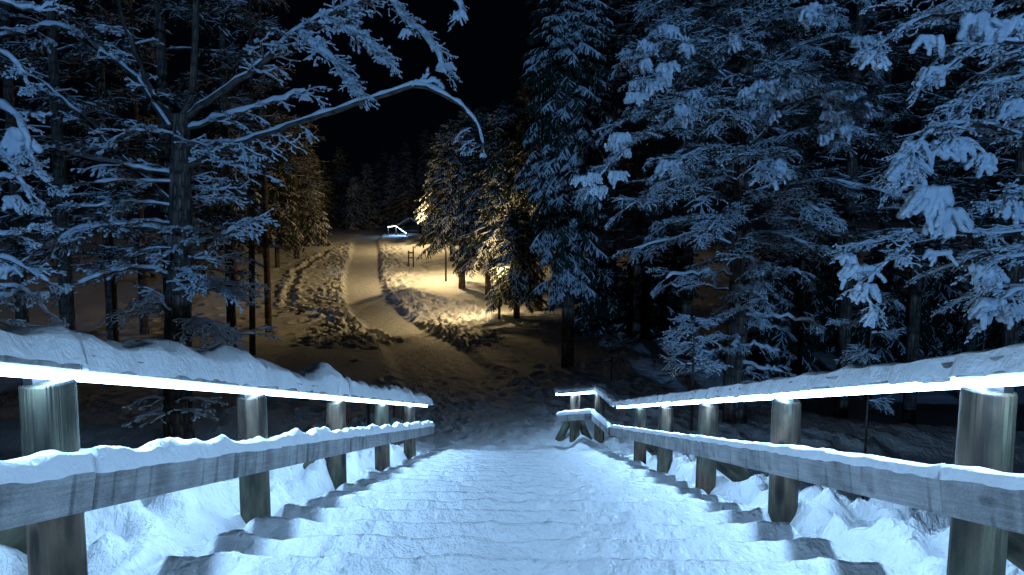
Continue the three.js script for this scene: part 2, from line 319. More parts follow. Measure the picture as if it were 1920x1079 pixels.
function railing(sx, ds, braces, label, turn, capH, midH, backTo = TOP - 0.1) {
  const rail = thing('wooden_railing', label, 'railing', V(sx * POST_X, floorY(END) - 0.1, -END)), O = rail.position;
  const loc = (x, y, d) => V(x - O.x, y - O.y, -d - O.z), posts = [...ds];
  for (let d = ds[0] - 1.62; d > backTo; d -= 1.62) posts.unshift(d);
  const P = (x, off, d) => loc(x, railY(d) + off, d);
  posts.forEach((d, i) => {
    const p = logPost(rail, sx * POST_X - O.x, d + O.z + 0, railY(d) + 0.084 - O.y, surface(sx * POST_X, d) - 0.3 - O.y, 0.079, i + (sx > 0 ? 40 : 3));
    const br = mesh('bracket', new THREE.BoxGeometry(0.03, 0.06, 0.08), M.metal, rail); br.position.copy(loc(sx * 1.535, railY(d) + 0.108, d));
  });
  // mid rail planks, each from post to post, and the snow lying on them
  const start = TOP + 0.02, cuts = [start]; for (let i = 2; i < posts.length - 1; i += 2) cuts.push(posts[i]); cuts.push(END);
  for (let i = 0; i < cuts.length - 1; i++) {
    const a = cuts[i] + 0.003, b = cuts[i + 1] - 0.003, x = sx * 1.392;
    const pl = mesh('mid_rail', beamGeo(P(x, -0.252, a), P(x, -0.252, b), V(1, 0, 0), 0.05, 0.138, i * 3 + sx), M.plank, rail);
    if (b > 0.5) mesh('snow_cap', capGeo(P(x, -0.183, Math.max(a, 0.4)), P(x, -0.183, b), 0.05, midH, 11 + i + sx * 5, { over: 0.02, res: 0.02, ends: i === cuts.length - 2 }), M.capSnow, pl);
    const hb = mesh('handrail', beamGeo(P(sx * 1.5, 0.157, a), P(sx * 1.5, 0.157, b), V(1, 0, 0), 0.22, 0.05, i * 5 + sx + 2), M.plank, rail);
    if (b > -2) mesh('snow_cap', capGeo(P(sx * 1.5, 0.181, Math.max(a, -1)), P(sx * 1.5, 0.181, b), 0.22, (s, q) => capH(s + Math.max(a, -1), q), 31 + i + sx * 3, { over: 0.035, res: 0.02, ends: i === cuts.length - 2, drop: sx > 0 ? 0.05 : 0.04 }), M.capSnow, hb);
  }
  ledStrip(rail, P(sx * LED_X, 0.115, start), P(sx * LED_X, 0.115, END - 0.03), -sx);
  for (const d of braces) { // slanting log that props a post from outside
    const b = new Buf(), x0 = sx * 1.54, x1 = sx * 2.15, y0 = railY(d) - 0.36, y1 = surface(x1, d + 0.1) - 0.25;
    b.tube([loc(x0, y0 + 0.02, d + 0.13), loc(lerp(x0, x1, 0.5), lerp(y0, y1, 0.5), d + 0.14), loc(x1, y1, d + 0.15)], [0.072, 0.075, 0.078], 16, { uvs: 0.5 });
    mesh('brace', b.geo(), M.post, rail);
  }
  turn(rail, loc); return rail;
}
const level = railY(END);
railing(-1, POSTS[0], [2.1, 5.37, 8.86], 'wooden railing at left of the stairs, its handrail heaped with lumpy snow', (rail, loc) => {
  // turns away to the left at the foot of the stairs
  const y = level, a = loc(-1.62, y + 0.157, 10.36), b = loc(-2.6, y + 0.157, 11.1);
  const hb = mesh('handrail', beamGeo(a, b, V(0, 0, 1), 0.22, 0.05, 3), M.plank, rail);
  mesh('snow_cap', capGeo(a.clone().add(V(0, 0.024, 0)), b.clone().add(V(0, 0.024, 0)), 0.22, s => 0.06 + 0.02 * n3(s * 4, 1, 1), 71), M.capSnow, hb);
  mesh('mid_rail', beamGeo(loc(-1.5, y - 0.262, 10.36), loc(-2.5, y - 0.262, 11.05), V(0, 0, 1), 0.05, 0.16, 4), M.plank, rail);
  for (const [x, d, s] of [[-2.05, 11.0, 91], [-2.55, 11.35, 92]]) { const p = logPost(rail, x - rail.position.x, d + rail.position.z, y + 0.125 - rail.position.y, surface(x, d) - 0.3 - rail.position.y, 0.08, s); }
}, (d, q) => 0.085 + 0.05 * Math.max(-0.4, fbm(d * 1.7, 3, 5, 3)) * 2 + 0.045 * Math.exp(-(((d - 3.5) / 0.28) ** 2)) + 0.07 * Math.exp(-(((d - 5.2) / 0.3) ** 2)) + 0.03 * Math.exp(-(((d - 0.9) / 0.5) ** 2)),
(s, q) => 0.048 + 0.04 * fbm(s * 2.5, q, 2, 3) * 2);
railing(1, POSTS[1], [2.18, 5.40, 8.46], 'wooden railing at right of the stairs, thinly snowed over, bending inwards at its far end', (rail, loc) => {
  const y = level, A = [1.5, END], B = [1.3, 11.44], C = [0.57, 11.26];
  const pt = ([x, d], o, dx = 0, dd = 0) => loc(x + dx, y + o, d + dd);
  let hb = mesh('handrail', beamGeo(pt(A, 0.157, 0, 0.02), pt(B, 0.157, 0, 0.08), V(1, 0, 0), 0.22, 0.05, 8), M.plank, rail);
  mesh('snow_cap', capGeo(pt(A, 0.181), pt(B, 0.181, 0, 0.1), 0.22, s => 0.05 + 0.03 * n3(s * 4, 2, 1), 81), M.capSnow, hb);
  hb = mesh('handrail', beamGeo(pt(B, 0.158, -0.115, 0.02), pt(C, 0.158), V(0, 0, 1), 0.2, 0.05, 9), M.plank, rail);
  mesh('snow_cap', capGeo(pt(B, 0.181, -0.1, 0.02), pt(C, 0.181), 0.2, s => 0.02 + 0.01 * n3(s * 4, 2, 1), 82), M.capSnow, hb);
  ledStrip(rail, pt(B, 0.115, -0.02, -0.06), pt(C, 0.115, 0, -0.06), 0);
  let pl = mesh('mid_rail', beamGeo(pt(A, -0.262, -0.133, 0), pt(B, -0.262, -0.12, -0.12), V(1, 0, 0), 0.05, 0.14, 5), M.plank, rail);
  mesh('snow_cap', capGeo(pt(A, -0.193, -0.133, 0), pt(B, -0.193, -0.12, -0.12), 0.05, s => 0.04 + 0.02 * n3(s * 5, 2, 1), 83), M.capSnow, pl);
  pl = mesh('mid_rail', beamGeo(pt(B, -0.262, -0.09, -0.128), pt(C, -0.262, 0, -0.128), V(0, 0, 1), 0.05, 0.13, 6), M.plank, rail);
  mesh('snow_cap', capGeo(pt(B, -0.196, -0.09, -0.128), pt(C, -0.196, 0, -0.128), 0.05, s => 0.035 + 0.02 * n3(s * 5, 2, 1), 84), M.capSnow, pl);
  const post = (x, d, s, r) => logPost(rail, x - rail.position.x, d + rail.position.z, y + 0.086 - rail.position.y, surface(x, d) - 0.3 - rail.position.y, r, s);
  post(1.32, 11.44, 95, 0.085); post(0.9, 11.36, 96, 0.085);
  for (const s of [-1, 1]) { const b = new Buf(), x1 = 0.9 + s * 0.32; b.tube([loc(0.9 + s * 0.07, y - 0.36, 11.5), loc(x1, surface(x1, 11.55) - 0.15, 11.55)], [0.06, 0.075], 14, { uvs: 0.5 }); mesh('brace', b.geo(), M.post, rail); }
}, (d, q) => 0.03 + 0.025 * fbm(d * 2.1, 3, 15, 3) + 0.012 * Math.max(0, n3(d * 9, 4, 2)),
(s, q) => 0.018 + 0.025 * fbm(s * 2.5, q, 2, 3));

// ------------------------------------------------------------------ lamps
function lampPost(label, x, d, h, mat, col, cd, group, real = true, r = 0.16) {
  const y0 = surface(x, d), t = thing('lamp_post', label, 'lamp', V(x, y0 - 0.1, -d), group);
  const b = new Buf(); b.tube([V(0, 0, 0), V(0, h * 0.5, 0), V(0, h + 0.02, 0)], [0.07, 0.06, 0.05], 12); mesh('pole', b.geo(), M.metal, t);
  const shade = mesh('lamp_cap', new THREE.LatheGeometry([[0.001, 0.05], [0.05, 0.045], [0.075, 0.0], [0.07, -0.005], [0.001, 0.0]].map(([a, c]) => new THREE.Vector2(a, c)), 16), M.metal, t); shade.position.set(0, h + 0.15 + r, 0);
  const cap = mesh('snow_cap', new THREE.LatheGeometry([[0.001, 0.13], [0.05, 0.12], [0.085, 0.07], [0.08, 0.02], [0.07, 0.012]].map(([a, c]) => new THREE.Vector2(a, c)), 16), M.branchSnow, shade);
  const g = mesh('lamp_glass', new THREE.SphereGeometry(r, 18, 12), mat, t); g.position.set(0, h + 0.15, 0); g.castShadow = false;
  const l = new THREE.PointLight(col, cd, 0, 2); l.position.set(x, y0 - 0.1 + h + 0.15, -d); l.shadow.radius = 5; l.castShadow = true; scene.add(l);
  return t;
}
const LAMPS = [[936, 600, 32.0, 2.5], [836, 528, 45, 3.0], [794, 466, 65, 3.4]];
LAMPS.forEach(([px, py, d, h], i) => lampPost(['nearest warm path lamp, hidden among the snowy branches right of the trodden path', 'second warm path lamp, behind two dark trunks beside the clearing', 'farthest warm path lamp, a bright point at the edge of the trees near the hut'][i], at(px, py, d).x, d, h, M.warmGlass, WARM, WARM_CANDELA * [0.6, 1.0, 0.9][i], 'warm lamps along the path'));
lampPost('cool white lamp post on the upper landing behind the stairs', 2.9, -24, 3.05, M.coolGlass, COOL, COOL_CANDELA, undefined, true, 0.22);

// ------------------------------------------------------------------ branches, twigs, snow
function curve(p0, dir, len, n, R, { droop = 0.15, wig = 0.12, lift = 0 } = {}) {
  const pts = [p0.clone()], d = dir.clone().normalize(), s = len / n, ph = R() * 50;
  for (let k = 1; k <= n; k++) {
    const t = k / n; d.x += wig * n3(ph, k * 0.7, 1) * 1.6; d.z += wig * n3(ph, k * 0.7, 5) * 1.6; d.y += wig * n3(ph, k * 0.7, 9) - droop / n + lift * t / n; d.normalize();
    pts.push(pts[k - 1].clone().addScaledVector(d, s));
  }
  return pts;
}
// snow lying along a branch: a bulging tube sitting on its top, thinner where the branch is steep
function snowOn(buf, pts, rb, amount, R, sides = 6, seed = 0, gap = 0) {
  let run = [], rad = []; const flush = () => { if (run.length > 1) { rad[0] *= 0.5; rad[rad.length - 1] *= 0.62; buf.tube(run, rad, sides, { flat: 0.9 }); } run = []; rad = []; };
  const ph = R() * 90;
  for (let k = 0; k < pts.length; k++) {
    const a = pts[Math.max(0, k - 1)], b = pts[Math.min(pts.length - 1, k + 1)], T = V().subVectors(b, a).normalize(), flatness = Math.sqrt(1 - T.y * T.y);
    const r = amount * (0.45 + 0.55 * flatness) * (1 + 0.65 * n3(ph, k * 0.8, 3));
    if (gap && R() < gap) { flush(); continue; }
    const rbk = Array.isArray(rb) ? rb[k] : rb;
    run.push(V(pts[k].x, pts[k].y + rbk * 0.5 + r * 0.6 * flatness, pts[k].z)); rad.push(Math.max(0.004, r));
  }
  flush();
}
function needles(buf, p, dir, R, n, len, w) {
  for (let k = 0; k < n; k++) {
    const d = V(R() - 0.5, R() - 0.65, R() - 0.5).multiplyScalar(1.7).add(dir).normalize(), e = p.clone().addScaledVector(d, len * (0.6 + 0.6 * R())), s = V(R() - 0.5, R() - 0.5, R() - 0.5).cross(d).normalize().multiplyScalar(w);
    const q = NEEDLE.map(c => c * (0.7 + 0.7 * R())); buf.tri(p.clone().add(s), p.clone().sub(s), e, q);
  }
}
// pine spray about a metre long along +x: sinuous twigs that carry snow
function pineSpray(seed, { side = 9, sub = 3, snow = 0.02, droop = 0.35, need = 5, tip = 1.5, gap = 0.06, wig = 0.34 } = {}) {
  const R = rng(seed), tw = new Buf(), sn = new Buf();
  const main = curve(V(0, 0, 0), V(1, 0.12, 0), 1, 9, R, { droop, wig: 0.22 });
  const grow = (pts, r0, amt, level) => {
    tw.tube(pts, pts.map((_, k) => lerp(r0, r0 * 0.4, k / (pts.length - 1))), 4, { color: BARK });
    snowOn(sn, pts, r0, amt, R, 6, 0, gap);
    if (need) { const e = pts[pts.length - 1], d = V().subVectors(e, pts[pts.length - 2]).normalize(); needles(tw, e, d, R, need, 0.09, 0.006); needles(tw, pts[pts.length - 2], d, R, need, 0.08, 0.006); }
    if (tip > 1 && level > 0 && R() < 0.5) { const e = pts[pts.length - 1], r = amt * tip; sn.tube([e.clone().add(V(-r, r * .4, 0)), e.clone().add(V(0, r * 0.5, 0)), e.clone().add(V(r * 0.9, -r * 0.1, 0)), e.clone().add(V(r * 1.5, -r * 0.6, 0))], [r * 0.5, r, r * 0.95, r * 0.4], 7); }
  };
  grow(main, 0.011, snow * 1.15, 0);
  for (let k = 0; k < side; k++) {
    const t = 0.12 + 0.85 * k / side, i = t * 9, a = main[Math.floor(i)], b = main[Math.min(9, Math.floor(i) + 1)], p = a.clone().lerp(b, i % 1), sg = k % 2 ? 1 : -1, ang = 0.5 + 0.6 * R(), T = V().subVectors(b, a).normalize();
    const dir = T.clone().applyAxisAngle(V(0, 1, 0), sg * ang); dir.y += (R() - 0.45) * 0.5;
    const L = lerp(0.55, 0.22, t) * (0.6 + 0.7 * R()), pts = curve(p, dir, L, 6, R, { droop: droop * 0.9, wig, lift: R() * 0.5 });
    grow(pts, 0.007, snow * 0.95, 1);
    for (let j = 0; j < sub; j++) { const q = pts[1 + Math.floor(R() * 5)], d2 = V().subVectors(pts[3], pts[1]).normalize().applyAxisAngle(V(0, 1, 0), (j % 2 ? 1 : -1) * (0.5 + 0.5 * R())); d2.y += (R() - 0.5) * 0.7; grow(curve(q, d2, L * (0.3 + 0.35 * R()), 4, R, { droop: 0.3, wig: 0.4 }), 0.005, snow * 0.8, 2); }
  }
  return twoMat(tw, sn);
}
function twoMat(tw, sn) { // one geometry, material 0 = twigs and needles, 1 = snow
  const a = tw.geo(), b = sn.geo(); if (!a.attributes.color) a.setAttribute('color', new THREE.Float32BufferAttribute(new Float32Array(a.attributes.position.count * 3).fill(0.03), 3));
  b.setAttribute('color', new THREE.Float32BufferAttribute(new Float32Array(b.attributes.position.count * 3).fill(1), 3));
  return mergeGeometries([a, b], true);
}
const TWO = [M.twig, M.branchSnow];
// spruce bough about a metre long along +x: hanging needled shoots with snow on them
function spruceBough(seed, { shoots = 13, snow = 0.035, cover = 0.75, dr = 0.45 } = {}) {
  const R = rng(seed), tw = new Buf(), sn = new Buf();
  const main = curve(V(0, 0, 0), V(1, 0.05, 0), 1, 8, R, { droop: dr, wig: 0.1 });
  const shoot = (pts, rn, amt) => {
    tw.tube(pts, pts.map((_, k) => rn * (k === 0 ? 0.5 : k === pts.length - 1 ? 0.3 : 1)), 5, { color: NEEDLE.map(c => c * (0.7 + 0.6 * R())), flat: 0.7 });
    for (let k = 1; k < pts.length; k++) { const d = V().subVectors(pts[k], pts[k - 1]).normalize(); needles(tw, pts[k], d, R, 4, rn * 3.2, rn * 0.25); }
    if (R() < cover) snowOn(sn, pts, rn * 1.1, amt, R, 6, 0, 0.12);
  };
  shoot(main, 0.028, snow * 1.1);
  for (let k = 0; k < shoots; k++) {
    const t = 0.1 + 0.88 * k / shoots, i = t * 8, a = main[Math.floor(i)], b = main[Math.min(8, Math.floor(i) + 1)], p = a.clone().lerp(b, i % 1), dir = V().subVectors(b, a).normalize().applyAxisAngle(V(0, 1, 0), (k % 2 ? 1 : -1) * (0.6 + 0.5 * R())); dir.y -= 0.1 + 0.25 * R();
    shoot(curve(p, dir, lerp(0.42, 0.16, t) * (0.7 + 0.6 * R()), 5, R, { droop: 0.7, wig: 0.2 }), 0.024, snow * (0.7 + 0.6 * R()));
  }
  return twoMat(tw, sn);
}
// clump of heavy snow that buries a branch end: fingers of snow hanging from a fan of hidden twigs, melted into one body
function weld(p, n) {
  const map = new Map(), pos = [], idx = [];
  for (let i = 0; i < n; i++) { const x = p[i * 3], y = p[i * 3 + 1], z = p[i * 3 + 2], k = `${x.toFixed(4)},${y.toFixed(4)},${z.toFixed(4)}`; let v = map.get(k); if (v === undefined) { v = pos.length / 3; map.set(k, v); pos.push(x, y, z); } idx.push(v); }
  const g = new THREE.BufferGeometry(); g.setAttribute('position', new THREE.Float32BufferAttribute(pos, 3)); g.setIndex(idx); g.computeVertexNormals(); return g;
}
function snowClump(seed, n, w, h, dep, lobe, res = 52) {
  const R = rng(seed * 7 + 3), caps = [];
  for (let k = 0; k < n; k++) {
    const a = (R() - 0.5), x0 = a * w * 0.75, z0 = (R() - 0.5) * dep * 0.8, y0 = -R() * R() * h * 0.55 * (0.6 + R()), L = lobe * (1.4 + 3.0 * R()), r = lobe * (0.48 + 0.42 * R());
    const d = V(a * 1.5 + (R() - 0.5) * 0.9, -0.8 - 0.5 * R(), (R() - 0.5) * 0.9).normalize();
    const p = V(x0, y0, z0), q = p.clone().addScaledVector(d, L); caps.push([p, q, r, r * (0.65 + 0.3 * R())]);
  }
  for (let k = 0; k < 3; k++) caps.push([V((R() - 0.5) * w * 0.7, -0.02, (R() - 0.5) * dep * 0.5), V((R() - 0.5) * w * 0.8, -0.02 - R() * h * 0.4, (R() - 0.5) * dep * 0.5), lobe * 0.9, lobe * 0.7]);
  const lo = V(1e9, 1e9, 1e9), hi = V(-1e9, -1e9, -1e9); for (const [p, q, r] of caps) for (const v of [p, q]) { lo.min(v.clone().subScalar(r * 1.7)); hi.max(v.clone().addScalar(r * 1.7)); }
  const c = lo.clone().add(hi).multiplyScalar(0.5), half = Math.max(hi.x - lo.x, hi.y - lo.y, hi.z - lo.z) / 2 * 1.12, mc = new MarchingCubes(res, M.branchSnow, false, false, 40000), P = V(), T = V(), D = V(), kk = lobe * 0.22;
  for (let z = 0; z < res; z++) for (let y = 0; y < res; y++) for (let x = 0; x < res; x++) {
    P.set((x - res / 2) / (res / 2), (y - res / 2) / (res / 2), (z - res / 2) / (res / 2)).multiplyScalar(half).add(c);
    let f = 1;
    for (const [p, q, r0, r1] of caps) { D.subVectors(q, p); const t = clamp(T.subVectors(P, p).dot(D) / Math.max(1e-6, D.lengthSq()), 0, 1), d = T.copy(p).addScaledVector(D, t).distanceTo(P) - lerp(r0, r1, t), hh = clamp(0.5 + 0.5 * (f - d) / kk, 0, 1); f = lerp(f, d, hh) - kk * hh * (1 - hh); }
    if (f < 0.1) f += lobe * (0.24 * n3(P.x * 1.1 / lobe + seed, P.y * 1.1 / lobe, P.z * 1.1 / lobe) + 0.14 * n3(P.x * 3 / lobe, P.y * 3 / lobe + seed, P.z * 3 / lobe));
    mc.field[z * res * res + y * res + x] = -f;
  }
  mc.isolation = 0; mc.update();
  const arr = mc.positionArray.slice(0, mc.count * 3); for (let i = 0; i < mc.count; i++) { arr[i * 3] = arr[i * 3] * half + c.x; arr[i * 3 + 1] = arr[i * 3 + 1] * half + c.y; arr[i * 3 + 2] = arr[i * 3 + 2] * half + c.z; }
  return weld(arr, mc.count);
}
const mixSet = (a, o, p) => [0, 1, 2, 3].map(k => spruceBough(a + k * 31, k < 2 ? o : p));   // two snowy and two nearly bare shapes
const SPRAYS = [1, 2, 3, 4, 5].map(s => pineSpray(s * 101, { side: 6, sub: 2, snow: 0.026, droop: 0.3, wig: 0.5 }));
const BOUGHS = mixSet(3, { snow: 0.036, cover: 0.75 }, { snow: 0.026, cover: 0.35 });
const BOUGHS_THIN = mixSet(7, { snow: 0.03, cover: 0.75, shoots: 16 }, { snow: 0.018, cover: 0.3, shoots: 16 });
const BOUGHS_SOFT = mixSet(11, { snow: 0.026, cover: 0.8, shoots: 24, dr: 0.7 }, { snow: 0.014, cover: 0.3, shoots: 24, dr: 0.7 });
const BOUGHS_DARK = mixSet(13, { snow: 0.02, cover: 0.4, shoots: 18 }, { snow: 0.014, cover: 0.12, shoots: 18 });
const DIM = [1, 2, 3, 4].map(s => pineSpray(s * 67 + 8, { side: 8, sub: 2, snow: 0.012, gap: 0.3, tip: 1, need: 7, wig: 0.45 }));
const THICK = [1, 2, 3].map(s => pineSpray(s * 77 + 9, { side: 8, sub: 2, snow: 0.032, tip: 1.6 }));
const FINE = [1, 2, 3, 4].map(s => pineSpray(s * 53 + 4, { side: 12, sub: 3, snow: 0.015, droop: 0.5, gap: 0.08, tip: 1.3 }));
const CLUMPS = [1, 2, 3, 4, 5].map(s => snowClump(s * 13 + 1, 26, 0.62, 0.5, 0.4, 0.062));

function place(parent, name, geos, mats, list) { // instanced pieces too small to pick apart, one object per shape variant
  const by = geos.map(() => []); list.forEach(m => by[m.v % geos.length].push(m.m));
  by.forEach((ms, i) => { if (!ms.length) return; const im = new THREE.InstancedMesh(geos[i], mats, ms.length); ms.forEach((m, k) => im.setMatrixAt(k, m)); im.name = name; im.userData.kind = 'stuff'; im.castShadow = im.receiveShadow = true; parent.add(im); });
}
const mat4 = (p, yaw, pitch, roll, s) => new THREE.Matrix4().compose(p, new THREE.Quaternion().setFromEuler(new THREE.Euler(roll, yaw, pitch, 'YZX')), s.isVector3 ? s : V(s, s, s));
const yawOf = d => Math.atan2(-d.z, d.x);
const resample = (pts, n) => new THREE.CatmullRomCurve3(pts, false, 'centripetal').getPoints(n);

function trunkMesh(t, pts, radii, sides = 14, name = 'trunk') {
  const P = resample(pts, 24), r = P.map((_, k) => { const f = k / 24 * (radii.length - 1), i = Math.min(radii.length - 2, Math.floor(f)); return lerp(radii[i], radii[i + 1], f - i) * (1 + 0.06 * n3(k * 0.8, pts[0].x, 3)); });
  const b = new Buf(); b.tube(P, r, sides, { uvs: 2 }); return mesh(name, b.geo(), M.bark, t);
}
// limb with its snow, and sprays along it
function limb(t, pts, r0, r1, amount, sprays, R, { n = 18, density = 5, from = 0.2, scale = 0.8, spread = 1, pitch = 0, wiggle = 0.05, tipSpray = true } = {}) {
  const P = resample(pts, n); P.forEach((p, k) => { if (k && k < n) p.add(V(n3(k * 0.6, p.x * 3, 1), n3(k * 0.6, p.y * 3, 5), n3(k * 0.6, p.z * 3, 9)).multiplyScalar(wiggle)); });
  const r = P.map((_, k) => lerp(r0, r1, k / n)), b = new Buf(); b.tube(P, r, 8, { uvs: 1 });
  const m = mesh('limb', b.geo(), M.bark, t), s = new Buf(); snowOn(s, P, r, amount, R, 8, 0, 0.0); mesh('snow_cover', s.geo(), M.branchSnow, m);
  const L = P.reduce((a, p, k) => k ? a + p.distanceTo(P[k - 1]) : 0, 0), cnt = Math.round(L * density * (1 - from)), out = [];
  for (let k = 0; k < cnt; k++) {
    const f = lerp(from, 0.99, (k + R() * 0.8) / cnt) * n, i = Math.min(n - 1, Math.floor(f)), p = P[i].clone().lerp(P[i + 1], f - i), T = V().subVectors(P[i + 1], P[i]).normalize();
    const yaw = yawOf(T) + (k % 2 ? 1 : -1) * (0.35 + 0.8 * R()) * spread;
    out.push({ v: Math.floor(R() * 9), m: mat4(p, yaw, pitch + (R() - 0.5) * 0.7 + T.y * 0.5, (R() - 0.5) * 0.4, scale * (0.55 + 0.6 * R()) * lerp(1, 0.7, f / n)) });
  }
  if (tipSpray) { const T = V().subVectors(P[n], P[n - 1]).normalize(); out.push({ v: 1, m: mat4(P[n], yawOf(T), T.y * 0.8, 0, scale * 0.6) }); }
  return out;
}

// ---- large pine with forking top beside the left railing
{
  const d0 = 11.4, base = V(at(336, 800, d0).x, 0, -d0); base.y = surface(base.x, d0) - 0.2;
  const t = thing('pine_tree', 'large forked snowy pine by the left railing with a long arching branch', 'tree', base), R = rng(12);
  const q = (px, py, dd = 0) => at(px, py, d0 + dd).sub(base);
  trunkMesh(t, [V(0, 0, 0), q(334, 780), q(334, 600), q(337, 450), q(338, 320), q(340, 215)], [0.27, 0.235, 0.215, 0.2, 0.17, 0.13]);
  trunkMesh(t, [q(340, 222), q(358, 180), q(364, 110), q(367, 20), q(368, -90)], [0.07, 0.06, 0.055, 0.05, 0.04], 10, 'leader');
  let S = [];
  const L = (list, r0, r1, am, o) => S.push(...limb(t, list.map(a => q(...a)), r0, r1, am, null, R, o));
  L([[342, 225], [400, 182, -0.1], [470, 137, -0.2], [530, 82, -0.3], [590, 42, -0.4], [660, 10, -0.5]], 0.06, 0.035, 0.045, { density: 8, scale: 0.8, from: 0.4 });
  L([[590, 42, -0.4], [650, 55, -0.5], [690, 78, -0.6], [722, 112, -0.7]], 0.03, 0.015, 0.06, { density: 13, scale: 0.6, from: 0.05 });
  L([[560, 62, -0.4], [615, 105, -0.6], [645, 145, -0.7], [672, 172, -0.8]], 0.03, 0.015, 0.06, { density: 13, scale: 0.55, from: 0.05 });
  L([[640, 15, -0.5], [720, -5, -0.6], [762, 38, -0.7], [812, 84, -0.8], [836, 140, -0.8]], 0.03, 0.012, 0.07, { density: 11, scale: 0.42, from: 0.1 });
  L([[740, -10, -0.6], [800, -30, -0.7], [845, -12, -0.7], [864, 12, -0.7], [856, 40, -0.7]], 0.02, 0.012, 0.075, { density: 2.5, scale: 0.3 });
  L([[330, 225], [302, 195], [276, 155, 0.1], [256, 108, 0.1], [234, 50, 0.2], [215, -30, 0.2]], 0.05, 0.03, 0.03, { density: 3.7, scale: 0.7 });
  L([[348, 245], [430, 216, -0.2], [515, 192, -0.3], [572, 172, -0.4]], 0.035, 0.015, 0.05, { density: 5, scale: 0.6, from: 0.15 });
  L([[345, 315], [420, 282, -0.2], [500, 252, -0.4], [590, 221, -0.6], [690, 188, -0.8], [776, 163, -0.9], [832, 178, -1.0], [880, 214, -1.0], [902, 255, -1.0], [907, 300, -1.0]], 0.055, 0.016, 0.042, { density: 0, n: 40, wiggle: 0.03, tipSpray: false });
  L([[772, 163, -0.9], [795, 150, -0.9], [803, 130, -0.9]], 0.02, 0.012, 0.045, { density: 0, tipSpray: false });
  L([[785, 162, -0.9], [815, 155, -0.9], [832, 168, -0.95]], 0.018, 0.012, 0.05, { density: 0, tipSpray: false });
  for (const [x, y, s, yw] of [[884, 240, 0.35, 3.6], [890, 262, 0.35, 3.9], [900, 275, 0.3, 3.4], [450, 268, 0.6, -0.9], [480, 262, 0.5, -0.6], [520, 250, 0.5, -0.8], [560, 235, 0.4, -0.5], [430, 280, 0.5, 0.7]]) S.push({ v: Math.floor(R() * 4), m: mat4(q(x, y, -0.6), yw, -0.5, 0, s) });
  L([[330, 385], [262, 328, 0.2], [200, 266, 0.3], [140, 206, 0.4], [72, 150, 0.5]], 0.055, 0.03, 0.03, { density: 3.1, from: 0.3 });
  L([[325, 330], [235, 311, -0.3], [160, 298, -0.5], [100, 279, -0.6]], 0.04, 0.02, 0.05, { density: 4.3 });
  L([[318, 240], [245, 138, 0.3], [178, 88, 0.4], [108, 47, 0.4], [45, 62, 0.4], [-30, 72, 0.4]], 0.045, 0.03, 0.055, { density: 3.1 });
  L([[330, 435], [235, 426, -0.6], [150, 432, -1.0], [80, 470, -1.3]], 0.035, 0.015, 0.05, { density: 4.3 });
  L([[330, 470], [420, 440, -0.5], [470, 415, -0.7]], 0.03, 0.012, 0.045, { density: 5 });
  L([[330, 520], [250, 502, -0.6], [180, 520, -0.9], [120, 545, -1]], 0.03, 0.012, 0.045, { density: 5 });
  L([[336, 545], [400, 540, -0.6], [445, 560, -0.9]], 0.025, 0.012, 0.045, { density: 5.6, scale: 0.6 });
  L([[330, 590], [280, 570, -0.7], [225, 590, -1]], 0.025, 0.012, 0.045, { density: 5.6, scale: 0.6 });
  L([[336, 610], [385, 605, -0.7], [430, 640, -1]], 0.025, 0.012, 0.045, { density: 5.6, scale: 0.6 });
  L([[336, 660], [300, 655, -0.5], [255, 690, -0.8]], 0.02, 0.01, 0.04, { density: 5, scale: 0.5 });
  for (let k = 0; k < 30; k++) { // lesser limbs all round the trunk
    const y = lerp(250, 690, (k + R()) / 30), az = R() * Math.PI * 2, len = (0.7 + 0.8 * R()) * lerp(1.15, 0.8, (y - 250) / 440), p = q(336, y), R2 = rng(900 + k);
    const pts = curve(p, V(Math.cos(az), 0.15 + 0.2 * (R() - 0.5), Math.sin(az)), len, 5, R2, { droop: 0.3, wig: 0.15 });
    S.push(...limb(t, pts, 0.02, 0.008, 0.032, null, R, { n: 10, density: 4.3, scale: 0.7, from: 0.15 }));
  }
  for (const [x, y] of [[250, 790], [300, 800], [370, 790], [400, 770], [290, 770]]) S.push({ v: 1, m: mat4(q(336, y - 20, -0.1), yawOf(V(x - 336, 0, 0)) + (R() - 0.5), 0.1, 0, 0.75) });
  place(t, 'heavy_snow', CLUMPS, M.branchSnow, [[836, 118, -0.8, 0.42], [815, 80, -0.8, 0.34], [860, 22, -0.7, 0.4], [655, 148, -0.75, 0.36], [668, 165, -0.8, 0.3], [700, 88, -0.65, 0.34], [720, 110, -0.7, 0.3], [640, 40, -0.5, 0.4], [600, 70, -0.5, 0.34], [760, 55, -0.7, 0.3], [905, 288, -1, 0.2], [570, 178, -0.4, 0.26], [610, 20, -0.5, 0.4]].map(([x, y, dd, k], i) => ({ v: i, m: mat4(q(x, y, dd), i * 1.7, 0, 0, k) })));
  place(t, 'snowy_twigs', SPRAYS, TWO, S);
}

